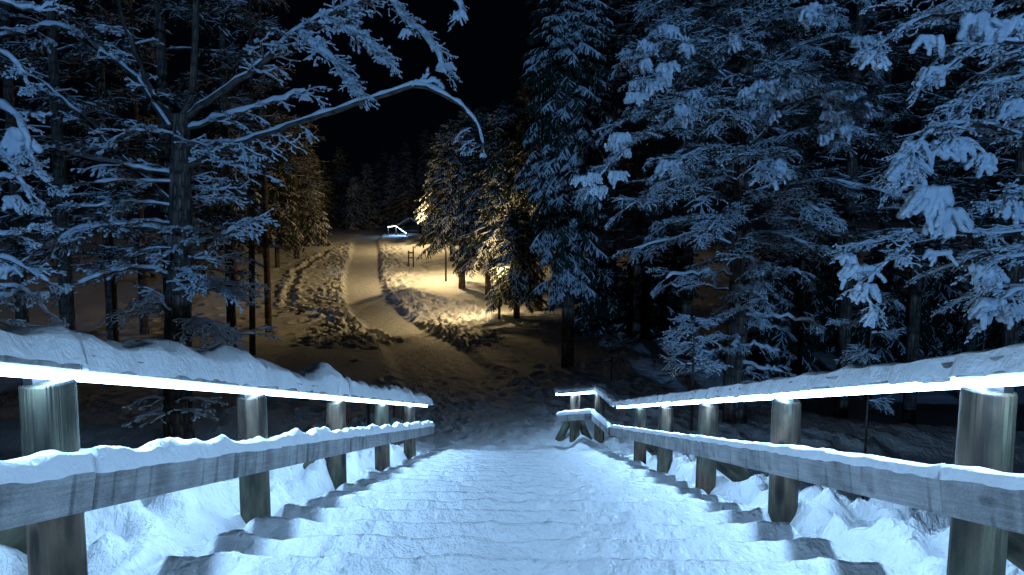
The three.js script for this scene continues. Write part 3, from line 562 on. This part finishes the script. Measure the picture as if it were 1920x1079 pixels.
// ---- pine with fine dense twigs beside the right railing
{
  const d0 = 13, base = V(at(1380, 800, d0).x, 0, -d0); base.y = surface(base.x, d0) - 0.2;
  const t = thing('pine_tree', 'broad pine with dense fine snowy twigs behind the right railing', 'tree', base), R = rng(77);
  const q = (px, py, dd = 0) => at(px, py, d0 + dd).sub(base);
  trunkMesh(t, [V(0, 0, 0), q(1376, 760), q(1384, 600), q(1391, 400), q(1396, 250), q(1401, 90), q(1404, -120)], [0.24, 0.21, 0.19, 0.175, 0.15, 0.12, 0.08]);
  const S = [], C = [];
  const prof = [[-100, 1.9], [0, 2.0], [100, 2.2], [200, 2.5], [300, 2.9], [370, 2.9], [430, 2.2], [500, 1.7], [570, 1.45], [640, 1.15], [700, 0.9]];
  const reach = y => { for (let i = 1; i < prof.length; i++) if (y <= prof[i][0]) return lerp(prof[i - 1][1], prof[i][1], (y - prof[i - 1][0]) / (prof[i][0] - prof[i - 1][0])); return 0.8; };
  const N = 74;
  for (let k = 0; k < N; k++) {
    const y = lerp(-80, 705, (k + R() * 0.9) / N), az = k * 2.399 + R() * 0.8, low = sstep(380, 620, y), len = reach(y) * (0.65 + 0.4 * R()), p = q(lerp(1404, 1376, (y + 120) / 880), y), R2 = rng(4000 + k);
    const pts = curve(p, V(Math.cos(az), lerp(0.55, 0.1, low), Math.sin(az)), len, 7, R2, { droop: lerp(0.95, 0.35, low), wig: 0.14 });
    S.push(...limb(t, pts, lerp(0.035, 0.024, low), 0.01, lerp(0.03, 0.04, low), null, R, { n: 14, density: lerp(6.4, 2.0, low), scale: lerp(0.82, 0.55, low), from: 0.15, wiggle: lerp(0.07, 0.12, low) }));
    if (y < 330 && R() < 0.75) { const e = pts[pts.length - 1]; C.push({ v: k, m: mat4(e.clone().add(V(0, 0.1, 0)), R() * 6, 0, 0, 0.55 + 0.35 * R()) }); }
  }
  for (const l of [[[1394, 300], [1310, 245, -0.6], [1220, 250, -1.1], [1165, 285, -1.4], [1105, 352, -1.4]], [[1398, 190], [1330, 120, -0.6], [1260, 78, -1.1], [1215, 105, -1.4], [1205, 190, -1.4]], [[1396, 260], [1410, 200, -0.8], [1420, 170, -1.3], [1428, 215, -1.5]], [[1397, 230], [1440, 150, -0.8], [1490, 125, -1.3], [1535, 165, -1.5]], [[1395, 290], [1470, 215, -0.8], [1540, 180, -1.3], [1580, 210, -1.5], [1575, 265, -1.5]], [[1400, 160], [1490, 95, -0.7], [1570, 70, -1.2], [1630, 95, -1.4], [1640, 135, -1.4]]])
    S.push(...limb(t, l.map(a => q(...a)), 0.034, 0.012, 0.034, null, R, { n: 18, density: 9, scale: 0.6, from: 0.2 }));
  for (const [cx, cy, rx, ry, n] of [[1245, 110, 55, 48, 13], [1212, 180, 30, 32, 7], [1160, 305, 24, 45, 7], [1112, 352, 26, 16, 5], [1425, 195, 36, 42, 10], [1485, 160, 52, 30, 11], [1572, 225, 38, 58, 14], [1625, 112, 28, 42, 7], [1300, 200, 22, 20, 4]])
    for (let k = 0; k < n; k++) { const a = R() * 6.28, f = Math.sqrt(R()); C.push({ v: k, m: mat4(q(cx + Math.cos(a) * f * rx, cy + Math.sin(a) * f * ry - 15, -1.2 - R() * 0.5), R() * 6, 0, 0, 0.34 + 0.26 * R()) }); }
  place(t, 'snowy_twigs', FINE, TWO, S); place(t, 'heavy_snow', CLUMPS, M.branchSnow, C);
}

// ---- tree just beyond the right edge of the picture: heavily loaded hanging boughs reach in
{
  const d0 = 7.6, base = V(at(2090, 700, d0).x, 0, -d0); base.y = surface(base.x, d0) - 0.2;
  const t = thing('pine_tree', 'nearest pine at the right edge with drooping boughs buried in thick snow', 'tree', base), R = rng(31);
  const q = (px, py, dd = 0) => at(px, py, d0 + dd).sub(base);
  trunkMesh(t, [V(0, 0, 0), q(2090, 700), q(2085, 300), q(2080, 0), q(2080, -300)], [0.22, 0.19, 0.17, 0.15, 0.11]);
  const S = [], C = [];
  const L = (list, r0, r1, am, o) => S.push(...limb(t, list.map(a => q(...a)), r0, r1, am, null, R, o));
  L([[2085, 330], [1960, 270], [1850, 235, -0.2], [1760, 240, -0.3], [1705, 290, -0.3], [1690, 340, -0.3]], 0.035, 0.012, 0.03, { density: 8, scale: 0.5 });
  L([[2085, 420], [1970, 430, -0.2], [1850, 440, -0.2], [1720, 436, -0.2], [1660, 450, -0.2], [1600, 468, -0.1]], 0.03, 0.01, 0.025, { density: 8, scale: 0.42 });
  L([[1720, 436, -0.2], [1690, 470, -0.25], [1650, 500, -0.3], [1625, 545, -0.3], [1640, 590, -0.3]], 0.016, 0.008, 0.025, { density: 8, scale: 0.35 });
  L([[2085, 520], [1990, 500, -0.3], [1900, 480, -0.4], [1850, 500, -0.4], [1838, 560, -0.4]], 0.03, 0.01, 0.03, { density: 8, scale: 0.4 });
  L([[2085, 560], [1990, 545, -0.3], [1920, 545, -0.5], [1870, 570, -0.5], [1850, 610, -0.5]], 0.03, 0.01, 0.035, { density: 6, scale: 0.4 });
  L([[2085, 150], [1980, 100], [1880, 80], [1800, 110], [1740, 160]], 0.03, 0.01, 0.026, { density: 8, scale: 0.5 });
  L([[2085, 60], [1980, 10], [1880, -10], [1800, 20], [1720, 40], [1640, 90]], 0.03, 0.01, 0.026, { density: 9, scale: 0.5 });
  L([[2085, -40], [1980, -60], [1860, -50], [1760, -20], [1660, 10]], 0.03, 0.01, 0.026, { density: 9, scale: 0.5 });
  L([[2085, 240], [2000, 170], [1900, 150], [1830, 180], [1790, 230]], 0.03, 0.01, 0.026, { density: 9, scale: 0.5 });
  // clumps: place, number of lobes, width, drop, lobe size
  const clump = (px, py, dd, n, w, h, dep, lobe, seed) => { const m = mesh('snow_clump', snowClump(seed, n, w, h, dep, lobe), M.branchSnow, t); m.position.copy(q(px, py, dd)); };
  clump(1700, 300, -0.3, 22, 0.30, 0.42, 0.25, 0.055, 1); clump(1745, 355, -0.4, 34, 0.42, 0.48, 0.35, 0.062, 2); clump(1775, 395, -0.45, 18, 0.3, 0.28, 0.25, 0.055, 3); clump(1735, 268, -0.3, 14, 0.5, 0.12, 0.25, 0.05, 4);
  clump(1800, 262, -0.2, 12, 0.3, 0.16, 0.2, 0.045, 5); clump(1850, 290, -0.2, 14, 0.16, 0.34, 0.16, 0.045, 6);
  clump(1612, 500, -0.2, 20, 0.42, 0.2, 0.25, 0.04, 7); clump(1628, 535, -0.3, 14, 0.24, 0.25, 0.2, 0.04, 8); clump(1640, 582, -0.3, 6, 0.07, 0.14, 0.07, 0.038, 9);
  clump(1850, 500, -0.4, 18, 0.36, 0.2, 0.25, 0.048, 10); clump(1860, 565, -0.5, 22, 0.32, 0.3, 0.22, 0.048, 11); clump(1905, 575, -0.5, 12, 0.25, 0.2, 0.2, 0.04, 12);
  clump(1895, 365, 0, 8, 0.18, 0.12, 0.14, 0.05, 13); clump(1925, 385, 0, 8, 0.18, 0.16, 0.14, 0.05, 14);
  clump(1760, 470, -0.25, 8, 0.35, 0.12, 0.2, 0.03, 15); clump(1690, 478, -0.25, 7, 0.25, 0.16, 0.15, 0.028, 16); clump(1590, 478, -0.15, 8, 0.18, 0.14, 0.14, 0.035, 17);
  clump(1900, 40, 0, 20, 0.4, 0.25, 0.25, 0.055, 18); clump(1830, 30, 0, 16, 0.4, 0.16, 0.25, 0.05, 19); clump(1740, 70, 0, 10, 0.25, 0.14, 0.2, 0.045, 20); clump(1755, 130, 0, 12, 0.35, 0.14, 0.25, 0.045, 21); clump(1900, 190, 0, 10, 0.2, 0.2, 0.2, 0.05, 22); clump(1640, 100, 0, 10, 0.28, 0.14, 0.2, 0.042, 23);
  for (let k = 0; k < 18; k++) { const y = lerp(-150, 600, k / 18), az = R() * 6.28, pts = curve(q(2085, y), V(Math.cos(az), 0.3, Math.sin(az)), 1.2 + R() * 0.8, 6, rng(k + 50), { droop: 0.8 }); S.push(...limb(t, pts, 0.025, 0.008, 0.03, null, R, { n: 10, density: 7, scale: 0.5 })); }
  place(t, 'snowy_twigs', SPRAYS, TWO, S);
}
// ---- tree just beyond the left edge
{
  const d0 = 7.2, base = V(at(-130, 700, d0).x, 0, -d0); base.y = surface(base.x, d0) - 0.2;
  const t = thing('pine_tree', 'nearest pine at the left edge with thickly snowed branch ends', 'tree', base), R = rng(41);
  const q = (px, py, dd = 0) => at(px, py, d0 + dd).sub(base);
  trunkMesh(t, [V(0, 0, 0), q(-130, 700), q(-125, 300), q(-120, 0), q(-120, -300)], [0.2, 0.18, 0.16, 0.14, 0.1]);
  const S = []; const L = (list, am, o) => S.push(...limb(t, list.map(a => q(...a)), 0.025, 0.01, am, null, R, { density: 5, scale: 0.38, from: 0.4, ...o }));
  L([[-125, 200], [-60, 190], [10, 205], [45, 245], [60, 300], [90, 345]], 0.05);
  L([[-125, 280], [-60, 270], [0, 285], [30, 330], [55, 375]], 0.042);
  L([[-125, 350], [-60, 340], [20, 335], [60, 320]], 0.038);
  L([[-125, 420], [-40, 430], [30, 440], [65, 425]], 0.035);
  L([[-125, 460], [-50, 470], [20, 490], [90, 530]], 0.03);
  L([[-125, 500], [-50, 520], [0, 560], [40, 540]], 0.035);
  L([[-125, 560], [-40, 540], [40, 545], [90, 590]], 0.03);
  L([[-125, 120], [-60, 90], [0, 100], [40, 130], [50, 160]], 0.035);
  L([[-125, 20], [-60, -10], [20, 10], [70, 20], [100, 5]], 0.032);
  L([[-125, 600], [-50, 600], [20, 610], [60, 660]], 0.028);
  const clump = (px, py, n, w, h, lobe, seed) => { const m = mesh('snow_clump', snowClump(seed, n, w, h, 0.15, lobe), M.branchSnow, t); m.position.copy(q(px, py)); };
  clump(30, 245, 9, 0.12, 0.3, 0.05, 61); clump(20, 370, 8, 0.16, 0.2, 0.045, 62); clump(15, 500, 6, 0.14, 0.1, 0.035, 63); clump(85, 548, 3, 0.05, 0.06, 0.034, 64);
  place(t, 'snowy_twigs', THICK, TWO, S);
}

// ------------------------------------------------------------------ woods behind
function spruce(name, label, px, d, topPy, radius, { group, boughs = 150, h0 = 0.12, thin = false, seed = px * 7 + d, trunkR = 0.16, cut = 1, narrow = 0.85, lean = 0, size = 1, geos = null, waist = 1 } = {}) {
  const x = at(px, 500, d).x, y = surface(x, d) - 0.15, t = thing(name, label, 'tree', V(x, y, -d), group), R = rng(Math.floor(seed * 13 + 5));
  const h = at(px, topPy, d).y - y;
  trunkMesh(t, [V(0, 0, 0), V(lean * 0.3, h * 0.3, 0), V(lean * 0.7, h * 0.65, 0), V(lean, h * 0.99, 0)], [trunkR * 1.1, trunkR, trunkR * 0.6, 0.02], 10);
  const S = [];
  for (let k = 0; k < boughs; k++) {
    const f = Math.pow((k + R()) / boughs, 0.85), tt = lerp(h0, 0.985, f), az = k * 2.399963 + R() * 0.7;
    const reach = radius * Math.pow(1 - (tt - h0) / (1 - h0), narrow) * (0.75 + 0.4 * R()) * (0.85 + 0.3 * n3(az * 0.6, tt * 7, seed)) * lerp(waist, 1, sstep(h0, h0 + 0.3, tt)) + 0.18;
    const pit = lerp(-0.32, 0.45, Math.pow(f, 3)) + (R() - 0.5) * 0.25, nS = Math.max(1, Math.round(reach / 0.55));
    for (let j = 0; j < nS; j++) {
      const o = reach * j / nS * (0.9 + 0.2 * R()), sl = Math.min(1.1, reach / nS * 1.9) * size * (0.75 + 0.5 * R()), y2 = Math.sin(pit) * o - 0.05 * o * o;
      const q = V(Math.cos(az) * o + lean * tt, tt * h + y2, -Math.sin(az) * o), bare = n3(q.x * 1.1 + seed, q.y * 1.3, q.z * 1.1) + 0.25 * (R() - 0.5) < -0.02;
      S.push({ v: (bare ? 2 : 0) + Math.floor(R() * 2), m: mat4(q, az + (R() - 0.5) * (j ? 1.3 : 0.5), pit - 0.08 * o + (R() - 0.5) * 0.4, (R() - 0.5) * 0.6, V(sl, sl, sl * 1.1)) });
    }
  }
  place(t, 'snowy_boughs', geos || (thin ? BOUGHS_THIN : BOUGHS), TWO, S); return t;
}
function bgPine(name, label, px, d, topPy, radius, { group, sprays = 170, seed = px * 3 + d, trunkR = 0.15, lowPy = 650, lean = 0, scale = 1, geos = DIM } = {}) {
  const x = at(px, 500, d).x, y = surface(x, d) - 0.15, t = thing(name, label, 'tree', V(x, y, -d), group), R = rng(Math.floor(seed * 17 + 3));
  const h = at(px, topPy, d).y - y, low = Math.max(0.25, at(px, lowPy, d).y - y);
  trunkMesh(t, [V(0, 0, 0), V(lean * 0.3, h * 0.3, 0), V(lean * 0.7, h * 0.65, 0), V(lean, h, 0)], [trunkR * 1.1, trunkR, trunkR * 0.75, trunkR * 0.3], 10);
  const S = [], bl = new Buf(), bs = new Buf(), nl = Math.round(sprays / 6);
  for (let k = 0; k < nl; k++) {
    const f = (k + R()) / nl, yy = lerp(low, h, f), az = k * 2.4 + R(), len = radius * (0.6 + 0.5 * R()) * lerp(1, 0.45, f * f), p = V(lean * yy / h, yy, 0);
    const pts = curve(p, V(Math.cos(az), 0.2 + 0.3 * f, -Math.sin(az)), len, 7, R, { droop: 0.6, wig: 0.16 });
    bl.tube(pts, pts.map((_, i) => lerp(0.025, 0.008, i / 7)), 5); snowOn(bs, pts, 0.02, 0.022, R, 6, 0, 0.1);
    for (let j = 0; j < 6; j++) { const i = 1 + Math.floor(R() * 6), T = V().subVectors(pts[i + 1] || pts[i], pts[i - 1]).normalize(); S.push({ v: Math.floor(R() * 9), m: mat4(pts[i], yawOf(T) + (R() - 0.5) * 1.9, (R() - 0.6) * 0.6, (R() - 0.5) * 0.4, scale * (0.55 + 0.6 * R())) }); }
  }
  if (nl) { const b = mesh('branches', bl.geo(), M.bark, t); b.userData.kind = 'stuff'; const s = mesh('branch_snow', bs.geo(), M.branchSnow, t); s.userData.kind = 'stuff'; }
  if (S.length) place(t, 'snowy_twigs', geos, TWO, S); return t;
}
// right of the clearing
spruce('spruce_tree', 'tall dark spruce with snow-dusted crown at right of the clearing, reaching out of the picture', 1066, 19.3, -150, 1.4, { boughs: 640, h0: 0.2, trunkR: 0.17, narrow: 0.28, size: 0.72, geos: BOUGHS_SOFT, waist: 0.5 });
spruce('spruce_tree', 'small snowy spruce lit brightest by the nearest warm lamp, its trunk bare below', 969, 31.5, 392, 1.4, { boughs: 190, h0: 0.24, trunkR: 0.15, size: 0.8, narrow: 0.6 });
spruce('spruce_tree', 'tall warm-lit spruce standing just behind the brightest small tree', 952, 37, 195, 2.3, { boughs: 330, h0: 0.3, trunkR: 0.2, thin: true, narrow: 0.7 });
spruce('spruce_tree', 'warm-lit spruce with a bare dark trunk left of the nearest lamp', 866, 42.5, 225, 2.8, { boughs: 330, h0: 0.36, trunkR: 0.2, thin: true, narrow: 0.65 });
spruce('spruce_tree', 'warm-lit spruce tucked close behind the bare dark trunk', 889, 50, 205, 3.0, { boughs: 320, h0: 0.25, trunkR: 0.17, thin: true, narrow: 0.65 });
spruce('spruce_tree', 'warm-lit spruce whose leftmost boughs overhang the bright patch of snow', 848, 56, 235, 3.1, { boughs: 320, h0: 0.25, trunkR: 0.2, thin: true, narrow: 0.6 });
spruce('spruce_tree', 'pointed spruce right beside the farthest warm lamp', 834, 68, 238, 2.9, { boughs: 280, h0: 0.3, trunkR: 0.2, thin: true });
spruce('spruce_tree', 'dim spruce between the warm-lit trees and the tall dark spruce', 1010, 35, 130, 2.1, { boughs: 300, h0: 0.28, trunkR: 0.2, thin: true, narrow: 0.6 });
spruce('spruce_tree', 'warm-lit spruce between the nearest lamp and the bare dark trunk', 915, 40, 235, 2.3, { boughs: 280, h0: 0.22, trunkR: 0.17, thin: true, narrow: 0.7 });
bgPine('pine_tree', 'dim brownish pine right of the tall dark spruce', 1196, 24, -60, 1.5, { sprays: 180, lowPy: 470, trunkR: 0.13 });
bgPine('pine_tree', 'thin dim pine between the tall spruce and the broad pine', 1150, 29, 60, 1.6, { sprays: 150, lowPy: 500, trunkR: 0.12 });
[[1290, 21, -120, 'dark pine behind the upper left boughs of the broad right pine'], [1500, 20, -140, 'dark pine right behind the trunk of the broad right pine'], [1590, 17, -150, 'dark pine standing right of the broad right pine'], [1720, 18, -150, 'dark pine behind the largest hanging snow clump'], [1830, 22, -140, 'dark pine deep in the wood behind the right edge boughs'], [1905, 14, -200, 'dark pine trunk close to the right picture edge'], [1650, 30, -60, 'farthest dim pine in the wood above the right handrail']].forEach(([px, d, top, label]) =>
  bgPine('pine_tree', label, px, d, top, 1.9, { sprays: 140, lowPy: 480, group: 'dark pines of the right wood' }));
[[1128, 27, 470, 1.1, 'young spruce low in the dark just right of the tall dark spruce'], [1215, 26, 450, 1.2, 'young spruce low in the dark under the dim brownish pine'], [1262, 31, 430, 1.4, 'young spruce low in the dark left of the broad right pine trunk'], [1470, 27, 430, 1.5, 'young spruce low in the dark right of the broad right pine trunk'], [1545, 33, 420, 1.7, 'young spruce low in the dark left of the thin bare sapling'], [1660, 29, 440, 1.6, 'young spruce low in the dark behind the thin bare sapling'], [1760, 32, 420, 1.8, 'young spruce low in the dark right of the thin bare sapling'], [1870, 30, 430, 1.7, 'young spruce low in the dark near the right picture edge']].forEach(([px, d, top, r, label]) => spruce('spruce_tree', label, px, d, top, r, { boughs: 150, h0: 0.04, geos: BOUGHS_DARK, trunkR: 0.08, group: 'young spruces low in the right wood' }));
// left of the clearing
[[318, 15.5, -160, 'dark pine whose trunk rises straight behind the forked pine'], [120, 16, -160, 'dark pine behind the branches at the left picture edge'], [205, 21, -150, 'dark pine between the forked pine and the left picture edge'], [35, 19, -150, 'dark pine deep in the wood at the far left'], [265, 28, -80, 'dim pine far behind the long diagonal limb'], [430, 21, -120, 'dark pine right of the forked pine near the leaning pole-like trunk'], [500, 29, -40, 'dim pine beyond the leaning bare trunk']].forEach(([px, d, top, label], i) =>
  bgPine('pine_tree', label, px, d, top, i > 4 ? 1.3 : 1.9, { sprays: i > 4 ? 100 : 130, lowPy: i > 4 ? 480 : 520, group: 'dark pines of the left wood', trunkR: i > 4 ? 0.13 : 0.16 }));
bgPine('pine_tree', 'slim dark bare trunk leaning slightly at the left rim of the clearing', 468, 20.6, -30, 0.6, { sprays: 30, lowPy: 160, trunkR: 0.085, lean: 0.25 });
bgPine('pine_tree', 'warm-tinted pine at the far left of the clearing with a bare lower trunk', 557, 56, 225, 2.2, { sprays: 200, lowPy: 400, trunkR: 0.2, scale: 1.5 });
spruce('spruce_tree', 'bluish small spruce at the far left rim of the clearing', 590, 66, 330, 1.7, { boughs: 130, h0: 0.05 });
spruce('spruce_tree', 'warm-tinted spruce filling the gap left of the far pine', 520, 50, 190, 2.3, { boughs: 240, h0: 0.2, geos: BOUGHS_DARK });
spruce('spruce_tree', 'warm-tinted spruce behind the slim leaning trunk', 440, 44, 120, 2.3, { boughs: 220, h0: 0.2, geos: BOUGHS_DARK });
// far end: near-black wood
[[610, 95, 300, 2.6], [640, 104, 275, 2.8], [668, 92, 330, 2.4], [690, 98, 305, 2.6], [715, 110, 300, 2.8], [740, 100, 290, 2.7], [762, 96, 265, 2.7], [580, 90, 290, 2.6], [800, 108, 240, 3], [655, 125, 285, 3], [725, 128, 280, 3]].forEach(([px, d, top, r], i) =>
  spruce('spruce_tree', 'near-black spruce in the wood at the far end of the clearing', px, d, top, r, { boughs: 130, h0: 0.04, group: 'near-black spruces at the far end', thin: i % 2 === 0 }));
// saplings
bgPine('sapling', 'thin bare sapling standing right behind the right handrail', 1640, 10.2, 545, 0.35, { sprays: 54, lowPy: 760, trunkR: 0.018, scale: 0.35, geos: FINE });
bgPine('sapling', 'low snowy sapling at the foot of the broad right pine', 1305, 12.2, 590, 0.4, { sprays: 60, lowPy: 700, trunkR: 0.025, scale: 0.4, geos: SPRAYS });
bgPine('sapling', 'small twiggy sapling in the dark between the tall spruce and the right railing', 1150, 17, 620, 0.4, { sprays: 48, lowPy: 690, trunkR: 0.02, scale: 0.4 });

// ------------------------------------------------------------------ far end of the path: second stairway railing, hut, small posts
{
  const d = 80, x0 = at(736, 440, d).x, y0 = surface(x0, d), o = V(x0, y0 - 0.1, -d), r = thing('far_railing', 'small distant railing with glowing strips at the far end of the path', 'railing', o);
  const q = (px, py, dd = 0) => at(px, py, d + dd).sub(o), A = q(727, 426), B = q(742, 424), C = q(762, 438, -1.5);
  ledStrip(r, A, B, 0); ledStrip(r, B, C, 0);
  for (const p of [A, B, C]) { const b = new Buf(); b.tube([p.clone().add(V(0, 0.12, -0.14)), V(p.x, Math.min(p.y - 0.6, 0), p.z - 0.14)], [0.09, 0.09], 10); mesh('post', b.geo(), M.post, r); }
  for (const [a, b] of [[A, B], [B, C]]) { const hb = mesh('handrail', beamGeo(a.clone().add(V(0, 0.06, 0)), b.clone().add(V(0, 0.06, 0)), V(0, 0, 1), 0.2, 0.06, 2), M.plank, r); mesh('snow_cap', capGeo(a.clone().add(V(0, 0.09, 0)), b.clone().add(V(0, 0.09, 0)), 0.2, () => 0.08, 5, { res: 0.1 }), M.capSnow, hb); }
}
{
  const d = 86, x0 = at(772, 430, d).x, y0 = Math.max(surface(x0, d), surface(x0, d - 4), surface(x0, d - 9)) - 0.05, hut = thing('wooden_hut', 'small dark hut with a snowy gabled roof at the far end of the path', 'hut', V(x0, y0, -d));
  const box = (name, w, h, dp, x, y, z, m) => { const g = new THREE.BoxGeometry(w, h, dp); const o = mesh(name, g, m, hut); o.position.set(x, y, z); return o; };
  box('wall', 2.2, 1.1, 0.08, 0, 0.5, -1.2, M.dark); box('wall', 0.08, 1.1, 2.32, -1.1, 0.5, 0, M.dark); box('wall', 0.08, 1.1, 2.32, 1.1, 0.5, 0, M.dark);
  box('front_post', 0.12, 1.15, 0.12, -1.0, 0.52, 1.25, M.post); box('front_post', 0.12, 1.15, 0.12, 1.0, 0.52, 1.25, M.post); box('bench', 1.8, 0.08, 0.4, 0, 0.4, -0.9, M.plank);
  ledStrip(hut, V(-0.9, 0.98, 1.05), V(0.9, 0.98, 1.05), 0);
  for (const s of [-1, 1]) { const rf = box('roof', 1.75, 0.07, 3.0, s * 0.72, 1.42, 0, M.dark); rf.rotation.z = -s * 0.55; const sn = mesh('snow_cover', new THREE.BoxGeometry(1.72, 0.2, 2.95, 6, 2, 6), M.branchSnow, rf); sn.position.y = 0.138; }
}
{
  const d = 53, x0 = at(770, 482, d).x, y0 = surface(x0, d), s = thing('trail_sign', 'small two-legged wooden trail sign beside the path, dark against the snow', 'sign', V(x0, y0 - 0.1, -d));
  for (const [x, h] of [[-0.16, 1.3], [0.2, 1.65]]) { const b = new Buf(); b.tube([V(x, 0, 0), V(x, h, 0)], [0.06, 0.055], 10); mesh('leg', b.geo(), M.dark, s); }
  const bd = mesh('board', new THREE.BoxGeometry(0.5, 0.12, 0.04), M.dark, s); bd.position.set(0.02, 1.15, 0.08); const b2 = mesh('board', new THREE.BoxGeometry(0.5, 0.1, 0.04), M.dark, s); b2.position.set(0.02, 0.75, 0.08);
}
{
  const d = 62, x0 = at(568, 470, d).x, y0 = surface(x0, d), s = thing('marker_post', 'short thin marker post at the left of the clearing', 'post', V(x0, y0 - 0.1, -d)), b = new Buf();
  b.tube([V(0, 0, 0), V(0.02, 0.9, 0)], [0.06, 0.05], 10); mesh('stake', b.geo(), M.dark, s); const c = new Buf(); c.tube([V(0.02, 0.9, 0), V(0.02, 0.96, 0), V(0.02, 1.02, 0)], [0.07, 0.08, 0.03], 10); mesh('snow_cap', c.geo(), M.branchSnow, s);
}
renderer.render(scene, camera);
